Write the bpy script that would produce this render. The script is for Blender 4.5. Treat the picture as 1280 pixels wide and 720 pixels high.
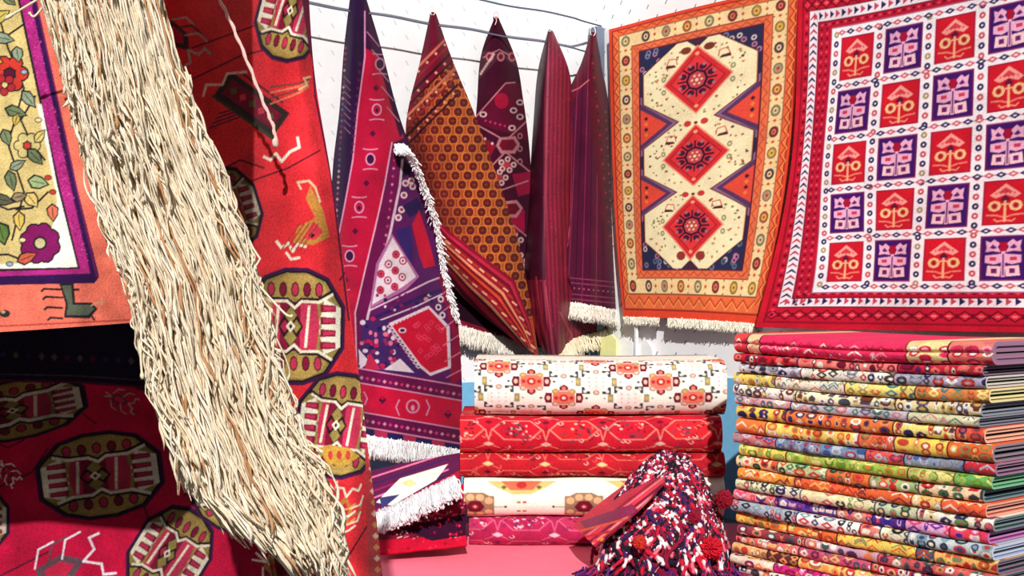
import bpy, math, random
import numpy as np

# ------------------------------------------------------------------ camera, sky, sun, exposure
for o in list(bpy.data.objects):
    bpy.data.objects.remove(o, do_unlink=True)
SC = bpy.context.scene
COL = SC.collection
H = 0.95                    # eye height
F = 1495.0                  # focal length in pixels of the 1280 wide frame
HOR = 370.0                 # horizon row

cam_d = bpy.data.cameras.new('camera')
cam_d.sensor_width = 36.0
cam_d.lens = F / 1280 * 36
cam_d.shift_y = (HOR - 360) / 1280
cam_d.clip_start = 0.05
cam = bpy.data.objects.new('camera', cam_d)
cam.location = (0, 0, H)
cam.rotation_euler = (math.pi / 2, 0, 0)
COL.objects.link(cam)
SC.camera = cam

w = bpy.data.worlds.new('sky')
w.use_nodes = True
w.node_tree.nodes['Background'].inputs[0].default_value = (0.86, 0.93, 1.0, 1)
w.node_tree.nodes['Background'].inputs[1].default_value = 0.20
SC.world = w

sun_d = bpy.data.lights.new('sun', 'SUN')
sun_d.energy = 4.4
sun_d.angle = math.radians(0.8)
sun_d.color = (1.0, 0.97, 0.92)
sun = bpy.data.objects.new('sun', sun_d)
SUN = np.array([0.03, -0.82, 0.52])
from mathutils import Vector, Matrix
sun.rotation_euler = Vector(SUN).to_track_quat('Z', 'Y').to_euler()
sun.location = (2, -4, 5)
COL.objects.link(sun)

SC.view_settings.view_transform = 'Standard'
SC.view_settings.look = 'None'
SC.view_settings.exposure = 0.0
SC.view_settings.gamma = 1.0
SC.view_settings.use_curve_mapping = False

# ------------------------------------------------------------------ helpers
R = random.Random(7)
NR = np.random.RandomState(11)

def lin(c):
    c = np.clip(np.asarray(c, float) / 255.0, 0, 1)
    return np.where(c <= 0.04045, c / 12.92, ((c + 0.055) / 1.055) ** 2.4)

# room corner and the two wall directions
CN = np.array([0.407, 5.8])
DL = np.array([-0.795, -0.606]); NL = np.array([0.606, -0.795])      # left wall runs along DL
DR = np.array([0.606, -0.795]);  NRW = np.array([-0.795, -0.606])    # right wall runs along DR

def proj_depth(px, py, o):
    return np.stack([(px - 640) / F * o, o + 0 * px, H + (HOR - py) / F * o], -1)

def _plane(px, py, o, n):
    dx = (px - 640) / F
    k = (n @ CN + o) / (n[0] * dx + n[1])
    return np.stack([dx * k, k + 0 * px, H + (HOR - py) / F * k], -1)

def proj_left(px, py, o):
    return _plane(px, py, o, NL)

def proj_right(px, py, o):
    return _plane(px, py, o, NRW)

def P1(f, px, py, o):
    return f(np.array(float(px)), np.array(float(py)), np.array(float(o)))

class Cv:
    """pattern sheet painted with polygons, in its own units"""
    def __init__(s, x0, y0, x1, y1, ppu, bg, ss=2):
        s.x0, s.y0, s.k, s.ss = x0, y0, ppu * ss, ss
        s.W = int(math.ceil((x1 - x0) * ppu)) * ss
        s.Hh = int(math.ceil((y1 - y0) * ppu)) * ss
        s.a = np.empty((s.Hh, s.W, 3), np.float32); s.a[:] = bg
        s.t = (0, 0, 1, 1, 0); s.clip = None
        s.mask = None
    def tf(s, p):
        cx, cy, sx, sy, r = s.t
        p = np.asarray(p, float) * (sx, sy)
        c, n = math.cos(r), math.sin(r)
        return np.stack([p[:, 0] * c - p[:, 1] * n + cx, p[:, 0] * n + p[:, 1] * c + cy], 1)
    def raw(s, q, col):
        q = (q - (s.x0, s.y0)) * s.k
        x0 = max(0, int(q[:, 0].min())); x1 = min(s.W, int(q[:, 0].max()) + 2)
        y0 = max(0, int(q[:, 1].min())); y1 = min(s.Hh, int(q[:, 1].max()) + 2)
        if x0 >= x1 or y0 >= y1: return
        X = np.arange(x0, x1)[None, :] + .5; Y = np.arange(y0, y1)[:, None] + .5
        m = np.zeros((y1 - y0, x1 - x0), bool)
        n = len(q)
        for i in range(n):
            ax, ay = q[i]; bx, by = q[(i + 1) % n]
            if ay == by: continue
            m ^= ((ay > Y) != (by > Y)) & (X < (bx - ax) * (Y - ay) / (by - ay) + ax)
        if s.mask is not None: m &= s.mask[y0:y1, x0:x1]
        s.a[y0:y1, x0:x1][m] = col
    def poly(s, pts, col): s.raw(s.tf(pts), col)
    def rect(s, x0, y0, x1, y1, col): s.poly([(x0, y0), (x1, y0), (x1, y1), (x0, y1)], col)
    def ell(s, cx, cy, rx, ry, col, n=16):
        s.poly([(cx + rx * math.cos(2 * math.pi * i / n), cy + ry * math.sin(2 * math.pi * i / n)) for i in range(n)], col)
    def ring(s, cx, cy, rx, ry, wd, col, inner):
        s.ell(cx, cy, rx, ry, col); s.ell(cx, cy, rx - wd, ry - wd, inner)
    def dia(s, cx, cy, rx, ry, col): s.poly([(cx - rx, cy), (cx, cy - ry), (cx + rx, cy), (cx, cy + ry)], col)
    def line(s, pts, wd, col, close=False):
        q = s.tf(pts)
        if close: q = np.vstack([q, q[:1]])
        for a, b in zip(q[:-1], q[1:]):
            d = b - a; l = math.hypot(*d)
            if l < 1e-6: continue
            d = d / l; n = np.array([-d[1], d[0]]) * wd / 2; e = d * wd * .35
            s.raw(np.array([a - e - n, b + e - n, b + e + n, a - e + n]), col)
    def dots(s, a, b, n, wd, col, alt=None):
        for i in range(n):
            t = (i + .5) / n; x = a[0] + (b[0] - a[0]) * t; y = a[1] + (b[1] - a[1]) * t
            s.dia(x, y, wd, wd, col if (alt is None or i % 2 == 0) else alt)
    def setmask(s, pts):
        s.mask = None
        keep = s.a.copy(); s.a[:] = 0; s.poly(pts, (1, 1, 1)); s.mask = s.a[:, :, 0] > .5; s.a = keep
    def done(s, grain=.06, blotch=.05, seed=1, gain=1.0):
        a = s.a.reshape(s.Hh // s.ss, s.ss, s.W // s.ss, s.ss, 3).mean((1, 3))
        rs = np.random.RandomState(seed)
        h, w_ = a.shape[:2]
        g = rs.randn(h, w_, 1) * grain
        b = rs.randn(h // 24 + 3, w_ // 24 + 3)
        yy = np.linspace(0, b.shape[0] - 1.01, h); xx = np.linspace(0, b.shape[1] - 1.01, w_)
        yi = yy.astype(int); xi = xx.astype(int); fy = (yy - yi)[:, None]; fx = (xx - xi)[None]
        B = (b[yi][:, xi] * (1 - fy) + b[yi + 1][:, xi] * fy) * (1 - fx) + (b[yi][:, xi + 1] * (1 - fy) + b[yi + 1][:, xi + 1] * fy) * fx
        s.img = lin(a * gain * (1 + g + (B * blotch)[..., None]))
        s.k2 = s.k / s.ss
        return s
    def sample(s, x, y):
        X = np.clip((x - s.x0) * s.k2 - .5, 0, s.img.shape[1] - 1.01); Y = np.clip((y - s.y0) * s.k2 - .5, 0, s.img.shape[0] - 1.01)
        xi = X.astype(int); yi = Y.astype(int); fx = (X - xi)[..., None]; fy = (Y - yi)[..., None]
        I = s.img
        return (I[yi, xi] * (1 - fx) + I[yi, xi + 1] * fx) * (1 - fy) + (I[yi + 1, xi] * (1 - fx) + I[yi + 1, xi + 1] * fx) * fy

def hermite(kn, vals, q):
    kn = np.asarray(kn, float); vals = np.asarray(vals, float)
    if len(kn) == 2:
        t = ((q - kn[0]) / (kn[1] - kn[0])).reshape((-1,) + (1,) * (vals.ndim - 1))
        return vals[0] * (1 - t) + vals[1] * t
    h = np.diff(kn); sh = (-1,) + (1,) * (vals.ndim - 1)
    d = np.diff(vals, axis=0) / h.reshape(sh)
    m = np.empty_like(vals); m[0] = d[0]; m[-1] = d[-1]
    m[1:-1] = (d[:-1] * h[1:].reshape(sh) + d[1:] * h[:-1].reshape(sh)) / (h[1:] + h[:-1]).reshape(sh)
    i = np.clip(np.searchsorted(kn, q, side='right') - 1, 0, len(h) - 1)
    t = ((q - kn[i]) / h[i]).reshape(sh); hh = h[i].reshape(sh)
    return ((2 * t ** 3 - 3 * t ** 2 + 1) * vals[i] + (t ** 3 - 2 * t ** 2 + t) * hh * m[i]
            + (-2 * t ** 3 + 3 * t ** 2) * vals[i + 1] + (t ** 3 - t ** 2) * hh * m[i + 1])

def nd(nt, kind, **kw):
    n = nt.nodes.new(kind)
    for k, v in kw.items(): setattr(n, k, v)
    return n

def mat_wool(name, bump=.35, scale=420, rough=.92, sheen=.02, spec=.1, weave=False):
    m = bpy.data.materials.new(name); m.use_nodes = True
    nt = m.node_tree; b = nt.nodes['Principled BSDF']
    at = nd(nt, 'ShaderNodeAttribute', attribute_name='Col')
    nt.links.new(at.outputs['Color'], b.inputs['Base Color'])
    b.inputs['Roughness'].default_value = rough
    b.inputs['Specular IOR Level'].default_value = spec
    b.inputs['Sheen Weight'].default_value = sheen
    b.inputs['Sheen Roughness'].default_value = .5
    tc = nd(nt, 'ShaderNodeTexCoord')
    if weave:
        n = nd(nt, 'ShaderNodeTexWave'); n.inputs['Scale'].default_value = scale / 4
        n.inputs['Distortion'].default_value = 1.5; out = n.outputs['Fac']
    else:
        n = nd(nt, 'ShaderNodeTexNoise'); n.inputs['Scale'].default_value = scale
        n.inputs['Detail'].default_value = 2; out = n.outputs['Fac']
    nt.links.new(tc.outputs['Object'], n.inputs['Vector'])
    bp = nd(nt, 'ShaderNodeBump'); bp.inputs['Strength'].default_value = bump; bp.inputs['Distance'].default_value = .002
    nt.links.new(out, bp.inputs['Height']); nt.links.new(bp.outputs['Normal'], b.inputs['Normal'])
    return m

def mat_plain(name, col, rough=.8, noise=.06, scale=30, bump=.1, metallic=0):
    m = bpy.data.materials.new(name); m.use_nodes = True
    nt = m.node_tree; b = nt.nodes['Principled BSDF']
    tc = nd(nt, 'ShaderNodeTexCoord'); n = nd(nt, 'ShaderNodeTexNoise')
    n.inputs['Scale'].default_value = scale; n.inputs['Detail'].default_value = 6
    nt.links.new(tc.outputs['Object'], n.inputs['Vector'])
    r = nd(nt, 'ShaderNodeValToRGB'); c = lin(col)
    r.color_ramp.elements[0].position = .3; r.color_ramp.elements[1].position = .7
    r.color_ramp.elements[0].color = (*(c * (1 - noise)), 1); r.color_ramp.elements[1].color = (*np.clip(c * (1 + noise), 0, 1), 1)
    nt.links.new(n.outputs['Fac'], r.inputs[0]); nt.links.new(r.outputs[0], b.inputs['Base Color'])
    bp = nd(nt, 'ShaderNodeBump'); bp.inputs['Strength'].default_value = bump; bp.inputs['Distance'].default_value = .003
    nt.links.new(n.outputs['Fac'], bp.inputs['Height']); nt.links.new(bp.outputs['Normal'], b.inputs['Normal'])
    b.inputs['Roughness'].default_value = rough; b.inputs['Metallic'].default_value = metallic
    return m

M_PILE = mat_wool('knotted_wool_pile')
M_FLAT = mat_wool('flat_woven_wool', weave=True, bump=.3, sheen=.05)
M_YARN = mat_wool('twisted_yarn', bump=.5, scale=700, rough=.8, sheen=.02, spec=.2)
M_SILK = mat_wool('silky_pile', rough=.5, spec=.25, sheen=.0)

def tag(o, label, cat, group=None, kind=None):
    if label: o['label'] = label
    if cat: o['category'] = cat
    if group: o['group'] = group
    if kind: o['kind'] = kind
    return o

def thing(name, loc, label, cat, group=None):
    o = bpy.data.objects.new(name, None); COL.objects.link(o)
    o.location = tuple(float(x) for x in loc); o.empty_display_size = .05
    return tag(o, label, cat, group)

def mk(name, V, faces, C, mat, parent=None, smooth=True):
    """V (n,3) world points, faces list of (m,k) index arrays, C (n,3) linear colours"""
    V = np.asarray(V, float).reshape(-1, 3)
    if parent is not None and parent.name in bpy.data.objects:
        org = np.array(parent.location) if parent.parent is None else np.array(parent.parent.location) + np.array(parent.location)
    else:
        org = np.array([V[:, 0].mean(), V[:, 1].mean(), V[:, 2].min()])
    me = bpy.data.meshes.new(name)
    faces = [np.asarray(f, np.int32) for f in faces if len(f)]
    nl = sum(f.size for f in faces); npol = sum(len(f) for f in faces)
    me.vertices.add(len(V)); me.vertices.foreach_set('co', (V - org).astype(np.float32).ravel())
    me.loops.add(nl); me.loops.foreach_set('vertex_index', np.concatenate([f.ravel() for f in faces]))
    me.polygons.add(npol)
    tot = np.concatenate([np.full(len(f), f.shape[1], np.int32) for f in faces])
    me.polygons.foreach_set('loop_start', np.concatenate([[0], np.cumsum(tot)[:-1]]).astype(np.int32))
    me.polygons.foreach_set('loop_total', tot)
    me.update(calc_edges=True)
    me.polygons.foreach_set('use_smooth', np.full(npol, smooth))
    if C is not None:
        ca = me.color_attributes.new('Col', 'FLOAT_COLOR', 'POINT')
        c4 = np.ones((len(V), 4), np.float32); c4[:, :3] = np.asarray(C).reshape(-1, 3) if np.ndim(C) > 1 else C
        ca.data.foreach_set('color', c4.ravel())
    me.materials.append(mat)
    o = bpy.data.objects.new(name, me); COL.objects.link(o)
    if parent is None: o.location = tuple(org)
    else: o.parent = parent
    return o

def grid_faces(nv, nu, off=0, flip=False):
    i = np.arange(nv - 1)[:, None] * nu + np.arange(nu - 1)[None, :] + off
    f = np.stack([i, i + nu, i + nu + 1, i + 1], -1).reshape(-1, 4)
    return f[:, ::-1] if flip else f

def sheet(name, rows, cv, proj, nu, nv, us=None, vs=None, st=False, parent=None, thick=.008, mat=None, extra=None, back=None):
    """a cloth: control rows [(px,py,o)...] interpolated smoothly; dense patterned face, coarser back, closed rim"""
    A = np.array(rows, float)
    us = np.linspace(0, 1, A.shape[1]) if us is None else np.array(us, float)
    vs = np.linspace(0, 1, A.shape[0]) if vs is None else np.array(vs, float)
    k = 6
    nu = (nu // k) * k + 1; nv = (nv // k) * k + 1
    q = np.linspace(us[0], us[-1], nu); r = np.linspace(vs[0], vs[-1], nv)
    G = hermite(vs, A, r)                       # nv, C, 3
    G = hermite(us, G.transpose(1, 0, 2), q).transpose(1, 0, 2)
    px, py, oo = G[..., 0], G[..., 1], G[..., 2]
    Q, Rr = np.meshgrid(q, r)
    if extra is not None: oo = oo + extra(Q, Rr, px, py)
    W = proj(px, py, oo)
    C = cv.sample(Q, Rr) if st else cv.sample(px, py)
    gu = np.gradient(W, axis=1); gv = np.gradient(W, axis=0)
    N = np.cross(gu, gv); N /= np.linalg.norm(N, axis=-1, keepdims=True) + 1e-9
    # face must look towards the camera
    cdir = W - np.array([0, 0, H])
    if (N * cdir).sum(-1).mean() > 0: N = -N
    flip = (np.cross(gu, gv) * N).sum() > 0
    Bk = (W - N * thick)[::k, ::k]; bn, bm = Bk.shape[:2]
    CB = C[::k, ::k] if back is None else np.broadcast_to(lin(back), C[::k, ::k].shape)
    V = [W.reshape(-1, 3), Bk.reshape(-1, 3)]; CC = [C.reshape(-1, 3), CB.reshape(-1, 3)]
    f = [grid_faces(nv, nu, 0, not flip), grid_faces(bn, bm, nv * nu, flip)]
    off = nv * nu; rim = []
    def add(fr, bk):
        fr = np.array(fr); bk = np.array(bk) + off
        for a in range(len(fr) - 1): rim.append((fr[a], fr[a + 1], bk[a + 1], bk[a]))
    add([i * k for i in range(bm)], [i for i in range(bm)])
    add([(nv - 1) * nu + i * k for i in range(bm)], [(bn - 1) * bm + i for i in range(bm)])
    add([j * k * nu for j in range(bn)], [j * bm for j in range(bn)])
    add([j * k * nu + nu - 1 for j in range(bn)], [j * bm + bm - 1 for j in range(bn)])
    f.append(np.array(rim))
    o = mk(name, np.vstack(V), f, np.vstack(CC), mat or M_PILE, parent)
    return o, W

def tubes(name, P, rad, C, mat, parent=None, sides=4, cap=True):
    """P (N,K,3) paths; rad scalar or (N,K); C (N,3) or (N,K,3) linear"""
    P = np.asarray(P, float); N, K = P.shape[:2]
    T = np.gradient(P, axis=1); T /= np.linalg.norm(T, axis=-1, keepdims=True) + 1e-9
    ref = np.array([0.13, 1.0, 0.21]); ref /= np.linalg.norm(ref)
    A = np.cross(T, ref); A /= np.linalg.norm(A, axis=-1, keepdims=True) + 1e-9
    B = np.cross(T, A)
    rad = np.broadcast_to(np.asarray(rad, float) if np.ndim(rad) != 1 else np.asarray(rad)[:, None], (N, K))
    ang = np.arange(sides) * 2 * math.pi / sides
    V = P[:, :, None] + rad[:, :, None, None] * (A[:, :, None] * np.cos(ang)[:, None] + B[:, :, None] * np.sin(ang)[:, None])
    C = np.asarray(C, float)
    if C.ndim == 1: C = np.broadcast_to(C, (N, K, 3))
    elif C.ndim == 2: C = np.broadcast_to(C[:, None], (N, K, 3))
    CC = np.repeat(C[:, :, None], sides, axis=2)
    base = (np.arange(N)[:, None, None] * K + np.arange(K - 1)[None, :, None]) * sides
    s = np.arange(sides)[None, None, :]; s2 = (s + 1) % sides
    f = np.stack([base + s, base + s2, base + sides + s2, base + sides + s], -1).reshape(-1, 4)
    fs = [f]
    if cap:
        e0 = (np.arange(N)[:, None] * K) * sides + np.arange(sides)[None, ::-1]
        e1 = (np.arange(N)[:, None] * K + K - 1) * sides + np.arange(sides)[None, :]
        fs += [e0, e1]
    return mk(name, V.reshape(-1, 3), fs, CC.reshape(-1, 3), mat, parent)

def fringe(parent, edge, down, n, wd, colA=(250, 245, 230), colB=(225, 215, 190), wav=.15, seed=3, name='fringe', K=6):
    """strands hanging from a polyline of world points (E,3); down (E,3) vectors"""
    rs = np.random.RandomState(seed)
    edge = np.asarray(edge, float); down = np.broadcast_to(np.asarray(down, float), edge.shape)
    t = (np.arange(n) + rs.rand(n)) / n * (len(edge) - 1)
    i = np.clip(t.astype(int), 0, len(edge) - 2); f = (t - i)[:, None]
    p0 = edge[i] * (1 - f) + edge[i + 1] * f; d = down[i] * (1 - f) + down[i + 1] * f
    L = np.linalg.norm(d, axis=1, keepdims=True)
    d = d * (0.85 + .25 * rs.rand(n, 1)) + rs.randn(n, 3) * L * wav * np.array([1, .6, .2])
    k = np.linspace(0, 1, K)[None, :, None]
    P = p0[:, None] + d[:, None] * k + rs.randn(n, 1, 3) * wd * 1.2 * np.sin(k * 6 + rs.rand(n, 1, 1) * 6)
    m = rs.rand(n, 1) ; C = lin(colA) * m + lin(colB) * (1 - m)
    o = tubes(name, P, wd * (0.8 + .5 * rs.rand(n)), C, M_YARN, parent, sides=3)
    o['kind'] = 'stuff'
    return o

def box(name, lo, hi, mat, parent=None, rot=0, org=None, bev=.0):
    """bevelled box in its own frame"""
    import bmesh
    lo = np.array(lo, float); hi = np.array(hi, float)
    bm = bmesh.new(); bmesh.ops.create_cube(bm, size=1)
    for v in bm.verts: v.co = Vector([lo[k] + (v.co[k] + .5) * (hi[k] - lo[k]) for k in range(3)])
    if bev: bmesh.ops.bevel(bm, geom=list(bm.edges), offset=bev, segments=2, affect='EDGES')
    me = bpy.data.meshes.new(name); bm.to_mesh(me); bm.free(); me.materials.append(mat)
    o = bpy.data.objects.new(name, me); COL.objects.link(o)
    o.rotation_euler = (0, 0, rot)
    if org is not None: o.location = org
    if parent: o.parent = parent
    return o
# ------------------------------------------------------------------ setting: floor and two walls
def mat_wall(name, base, dash, dk=.75):
    m = bpy.data.materials.new(name); m.use_nodes = True
    nt = m.node_tree; b = nt.nodes['Principled BSDF']; L = nt.links.new
    tc = nd(nt, 'ShaderNodeTexCoord'); sp = nd(nt, 'ShaderNodeSeparateXYZ'); L(tc.outputs['Object'], sp.inputs[0])
    def mth(op, a, b_=None):
        n = nd(nt, 'ShaderNodeMath', operation=op)
        for i, v in enumerate((a, b_)):
            if v is None: continue
            if isinstance(v, (int, float)): n.inputs[i].default_value = v
            else: L(v, n.inputs[i])
        return n.outputs[0]
    zs = mth('DIVIDE', sp.outputs['Z'], .055)
    row = mth('FLOOR', zs); half = mth('MULTIPLY', mth('MODULO', row, 2.0), .5)
    xs = mth('ADD', mth('DIVIDE', sp.outputs['X'], .12), half)
    fx = mth('SUBTRACT', mth('FRACT', xs), .5); fz = mth('SUBTRACT', mth('FRACT', zs), .5)
    sl = mth('SUBTRACT', fx, mth('MULTIPLY', fz, .30))         # slanted little dash
    mx = mth('LESS_THAN', mth('ABSOLUTE', sl), .035); mz = mth('LESS_THAN', mth('ABSOLUTE', fz), .17)
    k = mth('MULTIPLY', mth('MULTIPLY', mx, mz), dk)
    mix = nd(nt, 'ShaderNodeMix', data_type='RGBA')
    n = nd(nt, 'ShaderNodeTexNoise'); n.inputs['Scale'].default_value = 6; n.inputs['Detail'].default_value = 5
    L(tc.outputs['Object'], n.inputs['Vector'])
    r = nd(nt, 'ShaderNodeValToRGB'); c = lin(base)
    r.color_ramp.elements[0].color = (*(c * .93), 1); r.color_ramp.elements[1].color = (*c, 1)
    L(n.outputs['Fac'], r.inputs[0])
    L(k, mix.inputs[0]); L(r.outputs[0], mix.inputs[6]); mix.inputs[7].default_value = (*lin(dash), 1)
    L(mix.outputs[2], b.inputs['Base Color']); b.inputs['Roughness'].default_value = .7
    bp = nd(nt, 'ShaderNodeBump'); bp.inputs['Strength'].default_value = .3; bp.inputs['Distance'].default_value = .02
    L(n.outputs['Fac'], bp.inputs['Height']); L(bp.outputs['Normal'], b.inputs['Normal'])
    return m

M_WALL = mat_wall('white_tent_cloth', (246, 247, 250), (150, 158, 180), .4)
M_WALLR = mat_wall('pale_grey_tent_cloth', (248, 248, 250), (70, 84, 104))
M_BLUE = mat_plain('sky_blue_sheeting', (120, 186, 226), rough=.6)
M_FLOOR = mat_plain('grey_paving', (92, 86, 84), rough=.9, noise=.08, scale=14, bump=.25)
M_PINK = mat_plain('pink_ground_cloth', (255, 120, 146), rough=.9, noise=.05, scale=14, bump=.25)
M_STEEL = mat_plain('grey_blue_steel', (118, 130, 150), rough=.5, metallic=.2)
M_WIRE = mat_plain('dull_wire', (105, 118, 140), rough=.5)

fl = box('floor', (-3.6, -1.0, -.06), (3.6, 6.4, 0), M_FLOOR); tag(fl, None, None, None, 'structure')
gc = box('ground_cloth', (-1.5, 3.55, 0.0), (1.25, 4.98, .004), M_PINK, bev=.001); tag(gc, 'plain pink cloth spread on the ground under the carpet stacks', 'cloth')
aL = math.atan2(DL[1], DL[0]); aR = math.atan2(DR[1], DR[0])
# local x along the wall, from the corner; local +y must be chosen behind the face
wl = box('wall_left', (0, -.05, 0), (4.6, 0.0, 3.1), M_WALL, rot=aL, org=(CN[0], CN[1], 0)); tag(wl, None, None, None, 'structure')
wr = box('wall_right', (0, 0.0, 0), (3.4, .05, 3.1), M_WALLR, rot=aR, org=(CN[0], CN[1], 0)); tag(wr, None, None, None, 'structure')
t1 = box('trim_1', (0.008, 0, 0), (4.6, .012, .565), M_BLUE, rot=aL, org=(CN[0], CN[1], 0)); tag(t1, None, None, None, 'structure')
t2 = box('trim_2', (0.008, -.012, 0), (3.4, 0, .60), M_BLUE, rot=aR, org=(CN[0], CN[1], 0)); tag(t2, None, None, None, 'structure')
# steel corner post of the stall
t3 = box('trim_3', (.025, -.075, 0), (.085, -.015, 2.235), M_STEEL, rot=aR, org=(CN[0], CN[1], 0), bev=.006); tag(t3, None, None, None, 'structure')

WOFF = .13
def wire(z, r, label):
    t = np.linspace(.02, 3.6, 80); off = np.interp(t, [0, .25], [.055, WOFF])
    P = np.stack([CN[0] + DL[0] * t + NL[0] * off, CN[1] + DL[1] * t + NL[1] * off, z - .006 * np.sin(t * math.pi / .42) ** 2], -1)
    o = tubes('hanging_wire', P[None], r, lin((100, 112, 135)), M_YARN, None, 6)
    return tag(o, label, 'wire', None)
wire(2.105, .0036, 'lower thin grey wire stretched along the white left wall, passing behind the hung rugs')
wire(2.245, .0042, 'upper thin grey wire along the left wall from which the pointed rugs hang')
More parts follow.
